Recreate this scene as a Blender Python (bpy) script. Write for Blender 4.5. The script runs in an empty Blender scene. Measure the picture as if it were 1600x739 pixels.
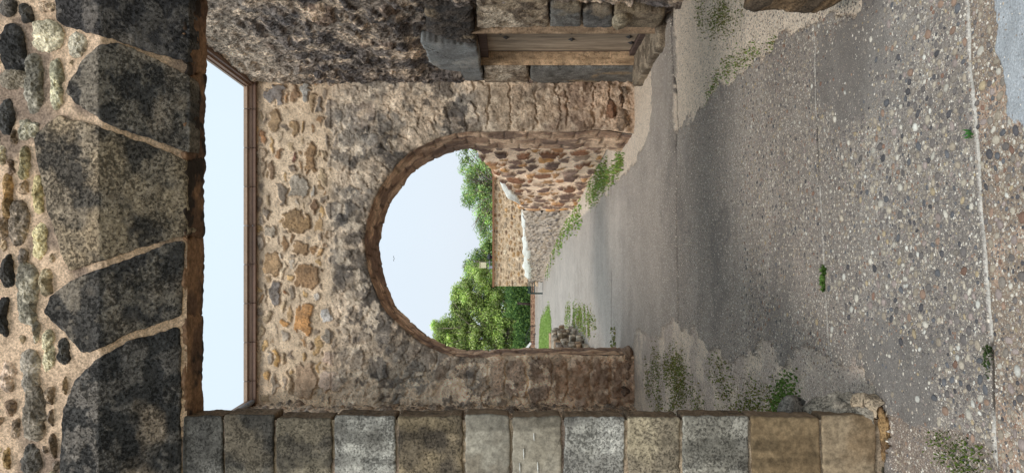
import bpy, math, random
import numpy as np
random.seed(7); RNG = np.random.default_rng(7)
C = bpy.context.scene.collection
F = 1202.0; EYE = 1.55; CX = 800.0; CY = 369.5

# ------------------------------------------------------------------ helpers
def lin(c):
    c = np.asarray(c, float) / 255.0
    return np.where(c <= .04045, c / 12.92, ((c + .055) / 1.055) ** 2.4)
def hsh(ix, iy, seed):
    h = (ix.astype(np.int64) * 374761393 + iy.astype(np.int64) * 668265263 + seed * 1274126177) & 0xffffffff
    h = ((h ^ (h >> 13)) * 1274126177) & 0xffffffff
    h = ((h ^ (h >> 16)) * 2246822519) & 0xffffffff
    return ((h ^ (h >> 15)) & 0xffffff) / float(0xffffff)
def vn(x, y, seed=0):
    x = np.asarray(x, float); y = np.asarray(y, float)
    ix = np.floor(x); iy = np.floor(y); fx = x - ix; fy = y - iy
    fx = fx * fx * (3 - 2 * fx); fy = fy * fy * (3 - 2 * fy)
    a = hsh(ix, iy, seed); b = hsh(ix + 1, iy, seed); c = hsh(ix, iy + 1, seed); d = hsh(ix + 1, iy + 1, seed)
    return (a * (1 - fx) + b * fx) * (1 - fy) + (c * (1 - fx) + d * fx) * fy
def fbm(x, y, f=1.0, o=4, seed=0, g=.5):
    s = 0; a = 1; t = 0
    for k in range(o):
        s = s + a * vn(x * f + 17.3 * k, y * f - 9.1 * k, seed + k); t += a; a *= g; f *= 2.03
    return s / t
def sst(x, a, b):
    t = np.clip((x - a) / (b - a), 0, 1); return t * t * (3 - 2 * t)
def mixc(a, b, t):
    t = np.asarray(t)[..., None]; return a * (1 - t) + b * t

def mesh_np(name, V, Fq, col=None, mats=None, parent=None, smooth=True, tris=False, props=None):
    me = bpy.data.meshes.new(name)
    V = np.asarray(V, np.float32).reshape(-1, 3); Fq = np.asarray(Fq, np.int32)
    k = Fq.shape[1]
    me.vertices.add(len(V)); me.vertices.foreach_set('co', V.ravel())
    me.loops.add(Fq.size); me.loops.foreach_set('vertex_index', Fq.ravel())
    me.polygons.add(len(Fq)); me.polygons.foreach_set('loop_start', np.arange(0, Fq.size, k, dtype=np.int32))
    me.polygons.foreach_set('use_smooth', np.full(len(Fq), smooth))
    me.update(calc_edges=True)
    if col is not None:
        at = me.color_attributes.new('Col', 'FLOAT_COLOR', 'POINT')
        cc = np.ones((len(V), 4), np.float32); cc[:, :3] = np.clip(col, 0.003, .95); at.data.foreach_set('color', cc.ravel())
    me.validate()
    o = bpy.data.objects.new(name, me); C.objects.link(o)
    if mats: me.materials.append(mats)
    if parent: o.parent = parent
    for a, b in (props or {}).items(): o[a] = b
    return o

class MB:
    """collects pieces into one mesh"""
    def __init__(s): s.V = []; s.Q = []; s.K = []; s.n = 0
    def add(s, V, Q, K=None):
        V = np.asarray(V, float).reshape(-1, 3); Q = np.asarray(Q, int)
        if Q.shape[1] == 3: Q = np.c_[Q, Q[:, 2]]
        s.V.append(V); s.Q.append(Q + s.n); s.n += len(V)
        K = np.asarray(K if K is not None else (.3, .3, .3), float); s.K.append(np.broadcast_to(K.reshape(-1, 3), V.shape).copy())
    def box(s, c, d, K=None, rz=0, M=None):
        x, y, z = np.array(d) / 2.0
        V = np.array([(i, j, k) for i in (-x, x) for j in (-y, y) for k in (-z, z)])
        Q = [(0, 1, 3, 2), (4, 6, 7, 5), (0, 4, 5, 1), (2, 3, 7, 6), (0, 2, 6, 4), (1, 5, 7, 3)]
        if M is not None: V = V @ np.array(M).T
        if rz:
            cz, sz = math.cos(rz), math.sin(rz); V = V @ np.array([(cz, sz, 0), (-sz, cz, 0), (0, 0, 1)])
        s.add(V + np.array(c), Q, K)
    def tube(s, pts, rad, n=8, K=None):
        pts = np.array(pts, float); rad = np.broadcast_to(rad, len(pts)); V = []
        for i, p in enumerate(pts):
            t = pts[min(i + 1, len(pts) - 1)] - pts[max(i - 1, 0)]; t /= np.linalg.norm(t) + 1e-9
            a = np.cross(t, (0, 0, 1) if abs(t[2]) < .9 else (1, 0, 0)); a /= np.linalg.norm(a); b = np.cross(t, a)
            for k in range(n):
                w = 2 * math.pi * k / n; V.append(p + rad[i] * (math.cos(w) * a + math.sin(w) * b))
        Q = [(i * n + k, i * n + (k + 1) % n, (i + 1) * n + (k + 1) % n, (i + 1) * n + k) for i in range(len(pts) - 1) for k in range(n)]
        m = len(V); V += [pts[0], pts[-1]]
        Q += [(m, (k + 1) % n, k, k) for k in range(n)] + [(m + 1, m - n + k, m - n + (k + 1) % n, m - n + (k + 1) % n) for k in range(n)]
        s.add(V, Q, K)
    def build(s, name, mat, parent=None, smooth=False, props=None):
        V = np.concatenate(s.V); Q = np.concatenate(s.Q); K = np.concatenate(s.K)
        me = bpy.data.meshes.new(name)
        tri = Q[:, 2] == Q[:, 3]
        q4 = Q[~tri]; q3 = Q[tri][:, :3]
        idx = np.concatenate([q4.ravel(), q3.ravel()]).astype(np.int32)
        st = np.concatenate([np.arange(len(q4)) * 4, len(q4) * 4 + np.arange(len(q3)) * 3]).astype(np.int32)
        me.vertices.add(len(V)); me.vertices.foreach_set('co', V.astype(np.float32).ravel())
        me.loops.add(len(idx)); me.loops.foreach_set('vertex_index', idx)
        me.polygons.add(len(st)); me.polygons.foreach_set('loop_start', st)
        me.polygons.foreach_set('use_smooth', np.full(len(st), smooth))
        me.update(calc_edges=True)
        at = me.color_attributes.new('Col', 'FLOAT_COLOR', 'POINT')
        cc = np.ones((len(V), 4), np.float32); cc[:, :3] = np.clip(K, .003, .95); at.data.foreach_set('color', cc.ravel())
        me.validate()
        o = bpy.data.objects.new(name, me); C.objects.link(o); me.materials.append(mat)
        if parent: o.parent = parent
        for a, b in (props or {}).items(): o[a] = b
        return o

def empty(name, loc, label=None, cat=None, group=None):
    o = bpy.data.objects.new(name, None); C.objects.link(o); o.location = loc; o.empty_display_size = .2
    tag(o, label, cat, group); return o
def tag(o, label=None, cat=None, group=None, kind=None):
    if label: o['label'] = label
    if cat: o['category'] = cat
    if group: o['group'] = group
    if kind: o['kind'] = kind
def adopt(parent, *obs):
    """parent while keeping world coordinates (meshes are built in world space)"""
    for o in obs:
        o.parent = parent
        l = parent.location
        q = parent.parent
        tot = np.array(l)
        while q is not None: tot = tot + np.array(q.location); q = q.parent
        o.data.transform(__import__('mathutils').Matrix.Translation(-__import__('mathutils').Vector(tot)))

# ------------------------------------------------------------------ materials
def nodes(name):
    m = bpy.data.materials.new(name); m.use_nodes = True; nt = m.node_tree
    return m, nt, nt.nodes['Principled BSDF']
def attr_mat(name, rough=.92, fine=60, fine_amt=.5, pit=0, pit_amt=0., bump=.5, dist=.004, mid=12, mid_amt=.25, stretch=(1, 1, 1), spec=.25, gain=1., wide=(.38, .62)):
    m, nt, b = nodes(name); N = nt.nodes; L = nt.links
    tc = N.new('ShaderNodeTexCoord'); mp = N.new('ShaderNodeMapping'); mp.inputs['Scale'].default_value = stretch
    L.new(tc.outputs['Object'], mp.inputs['Vector']); P = mp.outputs[0]
    at = N.new('ShaderNodeAttribute'); at.attribute_name = 'Col'
    def noise(s, d=6, r=.65):
        n = N.new('ShaderNodeTexNoise'); n.inputs['Scale'].default_value = s; n.inputs['Detail'].default_value = d; n.inputs['Roughness'].default_value = r
        L.new(P, n.inputs['Vector']); return n.outputs['Fac']
    def mr(x, a, bb, c, d):
        n = N.new('ShaderNodeMapRange'); n.inputs[1].default_value = a; n.inputs[2].default_value = bb; n.inputs[3].default_value = c; n.inputs[4].default_value = d
        L.new(x, n.inputs[0]); return n.outputs[0]
    def mul(x, y):
        n = N.new('ShaderNodeMath'); n.operation = 'MULTIPLY'; L.new(x, n.inputs[0])
        if isinstance(y, float): n.inputs[1].default_value = y
        else: L.new(y, n.inputs[1])
        return n.outputs[0]
    f1 = noise(fine, 6, .75); f2 = noise(mid, 4)
    v = mul(mul(mr(f1, wide[0], wide[1], 1 - fine_amt, 1 + fine_amt), mr(f2, .3, .7, 1 - mid_amt, 1 + mid_amt)), float(gain))
    hgt = f1
    if pit:
        pn = noise(pit, 2.5, .6); thr = noise(pit * .1, 3)
        pd = N.new('ShaderNodeMath'); pd.operation = 'ADD'; L.new(pn, pd.inputs[0]); L.new(mr(thr, .35, .65, -.09, .09), pd.inputs[1])
        pitm = mr(pd.outputs[0], .53, .6, 1., 1 - pit_amt)
        v = mul(v, pitm)
        ad = N.new('ShaderNodeMath'); ad.operation = 'MULTIPLY_ADD'; L.new(pitm, ad.inputs[0]); ad.inputs[1].default_value = .8; L.new(f1, ad.inputs[2]); hgt = ad.outputs[0]
    mxc = N.new('ShaderNodeMix'); mxc.data_type = 'RGBA'; mxc.blend_type = 'MULTIPLY'; mxc.inputs['Factor'].default_value = 1
    L.new(at.outputs['Color'], mxc.inputs[6])
    cmb = N.new('ShaderNodeCombineColor'); L.new(v, cmb.inputs[0]); L.new(v, cmb.inputs[1]); L.new(v, cmb.inputs[2]); L.new(cmb.outputs[0], mxc.inputs[7])
    L.new(mxc.outputs[2], b.inputs['Base Color'])
    bp = N.new('ShaderNodeBump'); bp.inputs['Strength'].default_value = bump; bp.inputs['Distance'].default_value = dist
    L.new(hgt, bp.inputs['Height']); L.new(bp.outputs[0], b.inputs['Normal'])
    b.inputs['Roughness'].default_value = rough; b.inputs['Specular IOR Level'].default_value = spec
    return m
M_VOUS = attr_mat('dark pitted basalt', fine=80, fine_amt=.5, pit=85, pit_amt=.6, bump=1, dist=.009, mid=16, mid_amt=.2, gain=1.95)
M_ASH = attr_mat('weathered ashlar', fine=75, fine_amt=.4, pit=100, pit_amt=.5, gain=1.15, bump=.9, dist=.005, mid=14, mid_amt=.22)
M_RUBS = attr_mat('field stones', fine=60, fine_amt=.45, pit=70, pit_amt=.4, bump=1, dist=.008, mid=14, mid_amt=.2, gain=1.5)
M_ASHS = attr_mat('smooth ashlar', fine=55, fine_amt=.3, pit=45, pit_amt=.12, gain=1.1, bump=.5, dist=.003, mid=9, mid_amt=.15)
M_MORT = attr_mat('sandy mortar', fine=120, fine_amt=.45, gain=1.15, bump=.7, dist=.003, mid=20, mid_amt=.12)
M_RUB = attr_mat('rubble masonry', fine=30, fine_amt=.5, bump=.8, dist=.012, mid=9, mid_amt=.25, pit=30, pit_amt=.35, gain=1.75)
M_RUBD = attr_mat('eroded rubble masonry', fine=22, fine_amt=.6, bump=1, dist=.03, mid=7, mid_amt=.3, pit=24, pit_amt=.4, gain=2.3)
M_FAR = attr_mat('distant masonry', fine=12, fine_amt=.3, gain=1.35, bump=.5, dist=.03, mid=3, mid_amt=.2)
M_PAINT = attr_mat('painted metal', rough=.55, fine=30, fine_amt=.12, bump=.1, mid=4, mid_amt=.1, spec=.5)
M_WOOD = attr_mat('weathered door wood', fine=40, fine_amt=.35, bump=.6, dist=.004, mid=9, mid_amt=.3, stretch=(1, 1, .07))
M_BARK = attr_mat('bark', fine=9, fine_amt=.4, bump=.6, dist=.03, mid=2)
M_PEB = attr_mat('pebbles', rough=.7, fine=150, fine_amt=.18, bump=.15, dist=.001, mid=60, mid_amt=.12, spec=.4)
def leaf_mat(name, tr=.35, gain=1.):
    m, nt, b = nodes(name); N = nt.nodes; L = nt.links
    at0 = N.new('ShaderNodeAttribute'); at0.attribute_name = 'Col'; at = N.new('ShaderNodeMix'); at.data_type = 'RGBA'; at.blend_type = 'MULTIPLY'; at.inputs['Factor'].default_value = 1; L.new(at0.outputs['Color'], at.inputs[6]); at.inputs[7].default_value = (gain, gain, gain, 1); L.new(at.outputs[2], b.inputs['Base Color'])
    b.inputs['Roughness'].default_value = .75; b.inputs['Specular IOR Level'].default_value = .2
    t = N.new('ShaderNodeBsdfTranslucent'); L.new(at.outputs[2], t.inputs['Color'])
    mx = N.new('ShaderNodeMixShader'); mx.inputs[0].default_value = tr
    L.new(b.outputs[0], mx.inputs[1]); L.new(t.outputs[0], mx.inputs[2]); L.new(mx.outputs[0], N['Material Output'].inputs['Surface'])
    return m
M_LEAF = leaf_mat('leaves', .45, 2.9); M_GRASS = leaf_mat('grass blades', .3, 1.3)

# ground material : vertex colour + embedded aggregate from voronoi cells
def ground_mat():
    m, nt, b = nodes('pebble concrete'); N = nt.nodes; L = nt.links
    tc = N.new('ShaderNodeTexCoord'); P = tc.outputs['Object']
    at = N.new('ShaderNodeAttribute'); at.attribute_name = 'Col'
    ag = N.new('ShaderNodeAttribute'); ag.attribute_name = 'Agg'
    col = at.outputs['Color']; hs = None
    for sc, lo, hi, cr in ((30, .2, .27, .5), (46, .25, .34, 1.0), (105, .27, .37, .85), (260, .28, .42, .7)):
        v = N.new('ShaderNodeTexVoronoi'); v.inputs['Scale'].default_value = sc; L.new(P, v.inputs['Vector'])
        sp = N.new('ShaderNodeSeparateColor'); L.new(v.outputs['Color'], sp.inputs[0])
        r = N.new('ShaderNodeValToRGB'); e = r.color_ramp.elements
        e[0].color = (*lin((105, 96, 90)), 1); e[0].position = 0; e[1].color = (*lin((232, 222, 208)), 1); e[1].position = 1
        for p, c in ((.2, (140, 128, 118)), (.35, (118, 112, 112)), (.5, (168, 150, 132)), (.7, (196, 182, 166)), (.85, (214, 204, 190))):
            q = e.new(p); q.color = (*lin(c), 1)
        L.new(sp.outputs[0], r.inputs[0])
        ds = N.new('ShaderNodeMapRange'); ds.inputs[1].default_value = lo; ds.inputs[2].default_value = hi; ds.inputs[3].default_value = 1; ds.inputs[4].default_value = 0
        L.new(v.outputs['Distance'], ds.inputs[0])
        # keep only some cells, as many as the Agg attribute asks for
        ls = N.new('ShaderNodeMath'); ls.operation = 'LESS_THAN'; L.new(sp.outputs[1], ls.inputs[0])
        mk = N.new('ShaderNodeMath'); mk.operation = 'MULTIPLY'; L.new(ag.outputs['Fac'], mk.inputs[0]); mk.inputs[1].default_value = cr
        L.new(mk.outputs[0], ls.inputs[1])
        ml = N.new('ShaderNodeMath'); ml.operation = 'MULTIPLY'; L.new(ls.outputs[0], ml.inputs[0]); L.new(ds.outputs[0], ml.inputs[1])
        mx = N.new('ShaderNodeMix'); mx.data_type = 'RGBA'; L.new(ml.outputs[0], mx.inputs['Factor']); L.new(col, mx.inputs[6]); L.new(r.outputs[0], mx.inputs[7]); col = mx.outputs[2]
        if hs is None: hs = ml.outputs[0]
        else:
            a = N.new('ShaderNodeMath'); a.operation = 'MULTIPLY_ADD'; L.new(ml.outputs[0], a.inputs[0]); a.inputs[1].default_value = .4; L.new(hs, a.inputs[2]); hs = a.outputs[0]
    n = N.new('ShaderNodeTexNoise'); n.inputs['Scale'].default_value = 130; n.inputs['Detail'].default_value = 5; n.inputs['Roughness'].default_value = .8; L.new(P, n.inputs['Vector'])
    mr = N.new('ShaderNodeMapRange'); mr.inputs[1].default_value = .3; mr.inputs[2].default_value = .7; mr.inputs[3].default_value = .55; mr.inputs[4].default_value = 1.75; L.new(n.outputs['Fac'], mr.inputs[0])
    mm = N.new('ShaderNodeMix'); mm.data_type = 'RGBA'; mm.blend_type = 'MULTIPLY'; mm.inputs['Factor'].default_value = 1
    cb = N.new('ShaderNodeCombineColor'); [L.new(mr.outputs[0], cb.inputs[i]) for i in range(3)]
    L.new(col, mm.inputs[6]); L.new(cb.outputs[0], mm.inputs[7]); L.new(mm.outputs[2], b.inputs['Base Color'])
    a = N.new('ShaderNodeMath'); a.operation = 'MULTIPLY_ADD'; L.new(n.outputs['Fac'], a.inputs[0]); a.inputs[1].default_value = .7; L.new(hs, a.inputs[2])
    bp = N.new('ShaderNodeBump'); bp.inputs['Strength'].default_value = .6; bp.inputs['Distance'].default_value = .004; L.new(a.outputs[0], bp.inputs['Height']); L.new(bp.outputs[0], b.inputs['Normal'])
    b.inputs['Roughness'].default_value = .85; b.inputs['Specular IOR Level'].default_value = .3
    return m
M_GND = ground_mat()

# ------------------------------------------------------------------ masonry as relief sheets
class Stones:
    def __init__(s): s.r = []
    def add(s, u, v, a, b, col, ang=0., hgt=1., p=2.6, col2=None): s.r.append((u, v, a, b, ang, hgt, p, lin(col), lin(col2) if col2 is not None else lin(col) * .75))
    def inside(s, u, v, m=1.1):
        for q in s.r:
            if abs(u - q[0]) < q[2] * 2 and abs(v - q[1]) < q[3] * 2 + q[2]:
                c, sn = math.cos(q[4]), math.sin(q[4]); x = (u - q[0]) * c + (v - q[1]) * sn; y = -(u - q[0]) * sn + (v - q[1]) * c
                if (abs(x / q[2])) ** 2 + (abs(y / q[3])) ** 2 < m: return True
        return False
    def courses(s, u0, u1, v0, v1, hr, wr, pal, rnd, jit=.2, test=None, hgt=(.6, 1.2), ang=.12, fill=True):
        v = v0
        while v < v1:
            h = rnd.uniform(*hr); u = u0 - rnd.uniform(0, wr[1])
            while u < u1:
                w = rnd.uniform(*wr); cu = u + w / 2 + rnd.uniform(-jit, jit) * w * .4; cv = v + h / 2 + rnd.uniform(-jit, jit) * h
                if not s.inside(cu, cv) and (test is None or test(cu, cv)):
                    c = np.array(pal(cu, cv, rnd)); k = rnd.uniform(.85, 1.13)
                    s.add(cu, cv, w * .5 * rnd.uniform(.75, 1.05), h * .5 * rnd.uniform(.72, 1.1), np.clip(c * k, 0, 255), rnd.uniform(-ang, ang), rnd.uniform(*hgt), rnd.uniform(2, 3.2))
                u += w
            v += h
    def field(s, sa, ta, warp=.02, wf=9., seed=0, mw=.02, rnd_edge=.03):
        """returns edge distance-like value (0 mortar .. 1 stone), stone ids"""
        S, T = np.meshgrid(sa, ta, indexing='ij')
        Sw = S + warp * (fbm(S, T, wf, 3, seed + 50) - .5) * 2; Tw = T + warp * (fbm(S, T, wf, 3, seed + 90) - .5) * 2
        F1 = np.full(S.shape, 9.); F2 = np.full(S.shape, 9.); ID = np.full(S.shape, -1)
        for k, q in enumerate(s.r):
            rr = max(q[2], q[3]) * 1.9 + warp
            i0, i1 = np.searchsorted(sa, q[0] - rr), np.searchsorted(sa, q[0] + rr); j0, j1 = np.searchsorted(ta, q[1] - rr), np.searchsorted(ta, q[1] + rr)
            if i1 <= i0 or j1 <= j0: continue
            x0 = Sw[i0:i1, j0:j1] - q[0]; y0 = Tw[i0:i1, j0:j1] - q[1]; c, sn = math.cos(q[4]), math.sin(q[4])
            x = np.abs(x0 * c + y0 * sn) / q[2]; y = np.abs(-x0 * sn + y0 * c) / q[3]
            d = (x ** q[6] + y ** q[6]) ** (1 / q[6])
            f1 = F1[i0:i1, j0:j1]; f2 = F2[i0:i1, j0:j1]; idw = ID[i0:i1, j0:j1]
            n = d < f1
            f2[...] = np.where(n, f1, np.minimum(f2, d)); idw[...] = np.where(n, k, idw); f1[...] = np.where(n, d, f1)
        size = np.array([min(q[2], q[3]) for q in s.r] + [1.])[ID]
        e = np.minimum((F2 - F1) * .5, 1.12 - F1) * size - mw * (.4 + .8 * fbm(S, T, wf * 1.3, 3, seed + 7))
        e[ID < 0] = -1
        m = sst(e, -.002, rnd_edge)
        return S, T, e, m, ID
    def arr(s):
        return (np.array([q[7] for q in s.r] + [(0, 0, 0)]), np.array([q[8] for q in s.r] + [(0, 0, 0)]), np.array([q[5] for q in s.r] + [0]),
                np.array([q[0] for q in s.r] + [0]), np.array([q[1] for q in s.r] + [0]))

def rubble(st, sa, ta, relief, mortar, seed, warp=.02, wf=9., mw=.015, redge=.03, rough=.01, mvar=.12, tilt=.15, post=None, rel_z=lambda T: 1.):
    S, T, e, m, ID = st.field(sa, ta, warp, wf, seed, mw, redge)
    c1, c2, hg, su, sv = st.arr()
    rs = hsh(ID, ID * 0 + 3, seed) - .5; rt = hsh(ID, ID * 0 + 5, seed) - .5
    n1 = fbm(S, T, 14, 4, seed + 1); n2 = fbm(S, T, 40, 3, seed + 2); n3 = fbm(S, T, 3, 3, seed + 3)
    h = m * relief * hg[ID] * (.75 + .5 * n1) * rel_z(T) + m * tilt * (rs * (S - su[ID]) + rt * (T - sv[ID])) + rough * ((n2 - .5) * 1.6 + (n1 - .5) * 1.5) + .02 * (n3 - .5)
    colS = mixc(c1[ID], c2[ID], sst(n1 + .35 * (n2 - .5), .48, .62)) * (.78 + .44 * n2)[..., None]
    mo = lin(mortar) * (1 + mvar * 2 * (n3 - .5) + .3 * (n2 - .5))[..., None] if np.ndim(mortar) == 1 else mortar
    col = mixc(mo, colS, sst(e, 0, .008))
    col = col * (1 - .35 * np.exp(-(e / .006) ** 2) * (ID >= 0))[..., None]   # darker along the joint line
    if post: h, col = post(S, T, h, col, e, ID, n1, n2, n3)
    return S, T, h, col

def sheet(name, S, T, h, col, fr, mat, parent, sd=None, round_edge=.03, flip=False, props=None):
    """S,T grids -> mesh; sd(S,T) signed distance (negative inside the hole), vertices next to it are snapped onto its rim"""
    ni, nj = S.shape; S = S.copy(); T = T.copy()
    I = np.arange(ni * nj).reshape(ni, nj)
    Q = np.stack([I[:-1, :-1], I[1:, :-1], I[1:, 1:], I[:-1, 1:]], -1).reshape(-1, 4)
    if sd is not None:
        D = sd(S, T); ins = D < 0; e = 1e-4
        gx = (sd(S + e, T) - D) / e; gy = (sd(S, T + e) - D) / e; gl = np.sqrt(gx * gx + gy * gy) + 1e-6
        near = np.zeros_like(ins); o = ~ins
        near[1:] |= o[:-1]; near[:-1] |= o[1:]; near[:, 1:] |= o[:, :-1]; near[:, :-1] |= o[:, 1:]
        nn = near.copy(); nn[1:, 1:] |= o[:-1, :-1]; nn[:-1, :-1] |= o[1:, 1:]; nn[1:, :-1] |= o[:-1, 1:]; nn[:-1, 1:] |= o[1:, :-1]
        sn = ins & nn
        S[sn] -= (D * gx / gl ** 2)[sn]; T[sn] -= (D * gy / gl ** 2)[sn]
        dd = np.where(ins, 0, D); h = h - round_edge * np.exp(-dd / round_edge * 1.4)
        bad = (ins & ~nn).ravel(); insf = ins.ravel()
        Q = Q[~(bad[Q].any(1)) & ~(insf[Q].all(1))]
    V = fr(S, T, h).reshape(-1, 3)
    used = np.unique(Q); mp = np.zeros(len(V), int); mp[used] = np.arange(len(used))
    Q = mp[Q]
    if flip: Q = Q[:, ::-1]
    return mesh_np(name, V[used], Q, col.reshape(-1, 3)[used], mat, parent, props=props)

# ------------------------------------------------------------------ single dressed blocks
def block(poly, fr, thick, bulge=.01, edge=.012, amp=.006, pal=None, N=220, R=36, cut=.02, jit=.004, seed=0, nf=10., back_in=.97, sidecol=None, taper=None):
    P = np.array(poly, float)
    if np.sum(P[:, 0] * np.roll(P[:, 1], -1) - P[:, 1] * np.roll(P[:, 0], -1)) < 0: P = P[::-1]
    for it in range(2):   # clip the corners
        nx = np.roll(P, -1, 0); pv = np.roll(P, 1, 0); c = cut / (it + 1.0); o = []
        for p, a, b_ in zip(P, pv, nx):
            la = np.linalg.norm(a - p); lb = np.linalg.norm(b_ - p)
            o.append(p + (a - p) * min(.3, c / la)); o.append(p + (b_ - p) * min(.3, c / lb))
        P = np.array(o)
    nx = np.roll(P, -1, 0); L = np.linalg.norm(nx - P, axis=1); cum = np.r_[0, np.cumsum(L)]; t = np.linspace(0, cum[-1], N, endpoint=False)
    k = np.searchsorted(cum, t, side='right') - 1; B = P[k] + (nx[k] - P[k]) * ((t - cum[k]) / L[k])[:, None]
    tg = np.roll(B, -1, 0) - np.roll(B, 1, 0); tg /= np.linalg.norm(tg, axis=1)[:, None]; nr = np.c_[tg[:, 1], -tg[:, 0]]
    B = B + nr * (jit * 2 * (fbm(B[:, 0], B[:, 1], 12, 2, seed) - .5) + jit * 1.6 * (fbm(B[:, 0], B[:, 1], 45, 2, seed + 4) - .5))[:, None]
    c = B.mean(0); rl = np.linalg.norm(B - c, axis=1)
    fs = np.r_[np.linspace(.03, .9, R), .93, .955, .975, .988, .996, 1.]
    G = c + (B - c)[None] * fs[:, None, None]; dist = (1 - fs)[:, None] * rl[None]
    A, Bb = G[..., 0], G[..., 1]
    n1 = fbm(A, Bb, nf, 4, seed + 11); n2 = fbm(A, Bb, nf * 5, 3, seed + 21)
    h = bulge * (1 - np.exp(-dist / .05)) - edge * np.exp(-dist / (edge * .7)) + amp * 2 * (n1 - .5) + amp * .9 * (n2 - .5)
    if taper: h = h + taper(A, Bb)
    V = [fr(A, Bb, h)]; cols = [pal(A, Bb, n1, n2)]
    ns = 7
    for q in range(1, ns + 1):
        f = q / ns; sc = 1 + (back_in - 1) * f; X = c + (B - c) * sc
        nz = fbm(t * 1.0, np.full(N, f * thick), 14, 3, seed + 31) - .5
        X = X + nr * (nz * amp * 1.6)[:, None] * (1 if q < ns else .3)
        V.append(fr(X[:, 0], X[:, 1], -edge - f * (thick - edge))[None]); cc = cols[0][-1] if sidecol is None else sidecol * (.8 + .6 * nz)[:, None] * np.ones((N, 3))
        cols.append(cc[None])
    V = np.concatenate(V, 0); K = np.concatenate(cols, 0); n = V.shape[0]
    I = np.arange(n * N).reshape(n, N); J = np.roll(I, -1, 1)
    Q = np.stack([I[:-1], I[1:], J[1:], J[:-1]], -1).reshape(-1, 4)
    cv = fr(c[0:1], c[1:2], np.array([h[0].mean()])); V = np.r_[V.reshape(-1, 3), cv]; K = np.r_[K.reshape(-1, 3), K[0, :1]]
    ci = n * N; cap = np.c_[np.full(N, ci), I[0], J[0], J[0]]
    bk = I[-1]; V = np.r_[V, V[bk].mean(0)[None]]; K = np.r_[K, K[bk][:1]]; cap2 = np.c_[np.full(N, ci + 1), J[-1], bk, bk]
    return V, np.concatenate([Q, cap, cap2]), K
def pal3(c1, c2, c3=None, lo=.45, hi=.6, f3=3., s3=5, t3=(.55, .7), var=.35):
    c1, c2 = lin(c1), lin(c2); c3 = lin(c3) if c3 is not None else None
    def fn(a, b, n1, n2):
        c = mixc(np.broadcast_to(c1, a.shape + (3,)), c2, sst(n1 + .3 * (n2 - .5), lo, hi))
        if c3 is not None: c = mixc(c, c3, sst(fbm(a, b, f3, 4, s3), *t3))
        return c * (1 - var / 2 + var * n2)[..., None]
    return fn
def lump(pts, rad, seed, k=(236, 232, 222)):
    P = np.array(pts, float); n = 40; t = np.linspace(0, len(P) - 1, n); C3 = np.stack([np.interp(t, range(len(P)), P[:, i]) for i in range(3)], -1); R = np.interp(t, range(len(P)), rad)
    w = np.linspace(0, 2 * np.pi, 20, endpoint=False); tg = np.gradient(C3, axis=0); tg /= np.linalg.norm(tg, axis=1)[:, None]; a = np.cross(tg, (0, 0, 1)); a /= np.linalg.norm(a, axis=1)[:, None] + 1e-6; b = np.cross(tg, a)
    nz = fbm(t[:, None] * 1.0 + 0 * w, np.cos(w)[None] * 1.5 + 3 * np.sin(w)[None], 1.4, 4, seed)
    V = C3[:, None] + (R[:, None] * (.5 + nz))[..., None] * (np.cos(w)[None, :, None] * a[:, None] + np.sin(w)[None, :, None] * b[:, None])
    I = np.arange(n * 20).reshape(n, 20); J = np.roll(I, -1, 1); return V.reshape(-1, 3), np.stack([I[:-1], I[1:], J[1:], J[:-1]], -1).reshape(-1, 4), lin(k) * (.8 + .3 * nz.reshape(-1))[:, None]
def blk(name, mat, parent, *a, props=None, **k):
    m = MB(); m.add(*block(*a, **k)); return m.build(name, mat, parent, smooth=True, props=props)

# ------------------------------------------------------------------ 1. GATEWAY in the foreground
D0 = 3.2; D1 = 3.0; B290 = (800 - 292) * D0 / F; B155 = (800 - 155) * D0 / F
def gfr(a, b, h):
    a = np.asarray(a, float); b = np.asarray(b, float)
    d = D0 + (D1 - D0) * np.clip((b - B290) / (B155 - B290), 0, 1)
    return np.stack([a * d / D0, d - h, EYE + b * d / D0], -1)
def gp(x, y): return ((CY - y) * D0 / F, (800 - x) * D0 / F)
gate = empty('stone_gateway', (0, 3.3, 0), 'foreground stone gateway with dark voussoir lintel and squared block pier', 'gateway')
def gsheet(name, y0, y1, x0, x1, seed, hoff=-.014, mort=(206, 178, 152), res=.0065):
    a0, b0 = gp(x1, y1); a1, b1 = gp(x0, y0); sa = np.arange(min(a0, a1), max(a0, a1), res); ta = np.arange(min(b0, b1), max(b0, b1), res)
    S, T = np.meshgrid(sa, ta, indexing='ij')
    n1 = fbm(S, T, 9, 4, seed); n2 = fbm(S, T, 55, 3, seed + 5)
    h = hoff + .014 * (n1 - .5) + .007 * (n2 - .5)
    col = lin(mort) * (.75 + .5 * n2)[..., None] * (.85 + .3 * n1)[..., None]
    col = mixc(col, lin((150, 130, 115)) * (.7 + .5 * n2)[..., None], sst(fbm(S, T, 5, 3, seed + 9), .55, .7))
    return sheet(name, S, T, h, col, gfr, M_MORT, None)
o = gsheet('mortar_bed', -260, 1250, -260, 290, 3, hoff=-.013); adopt(gate, o)
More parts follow.
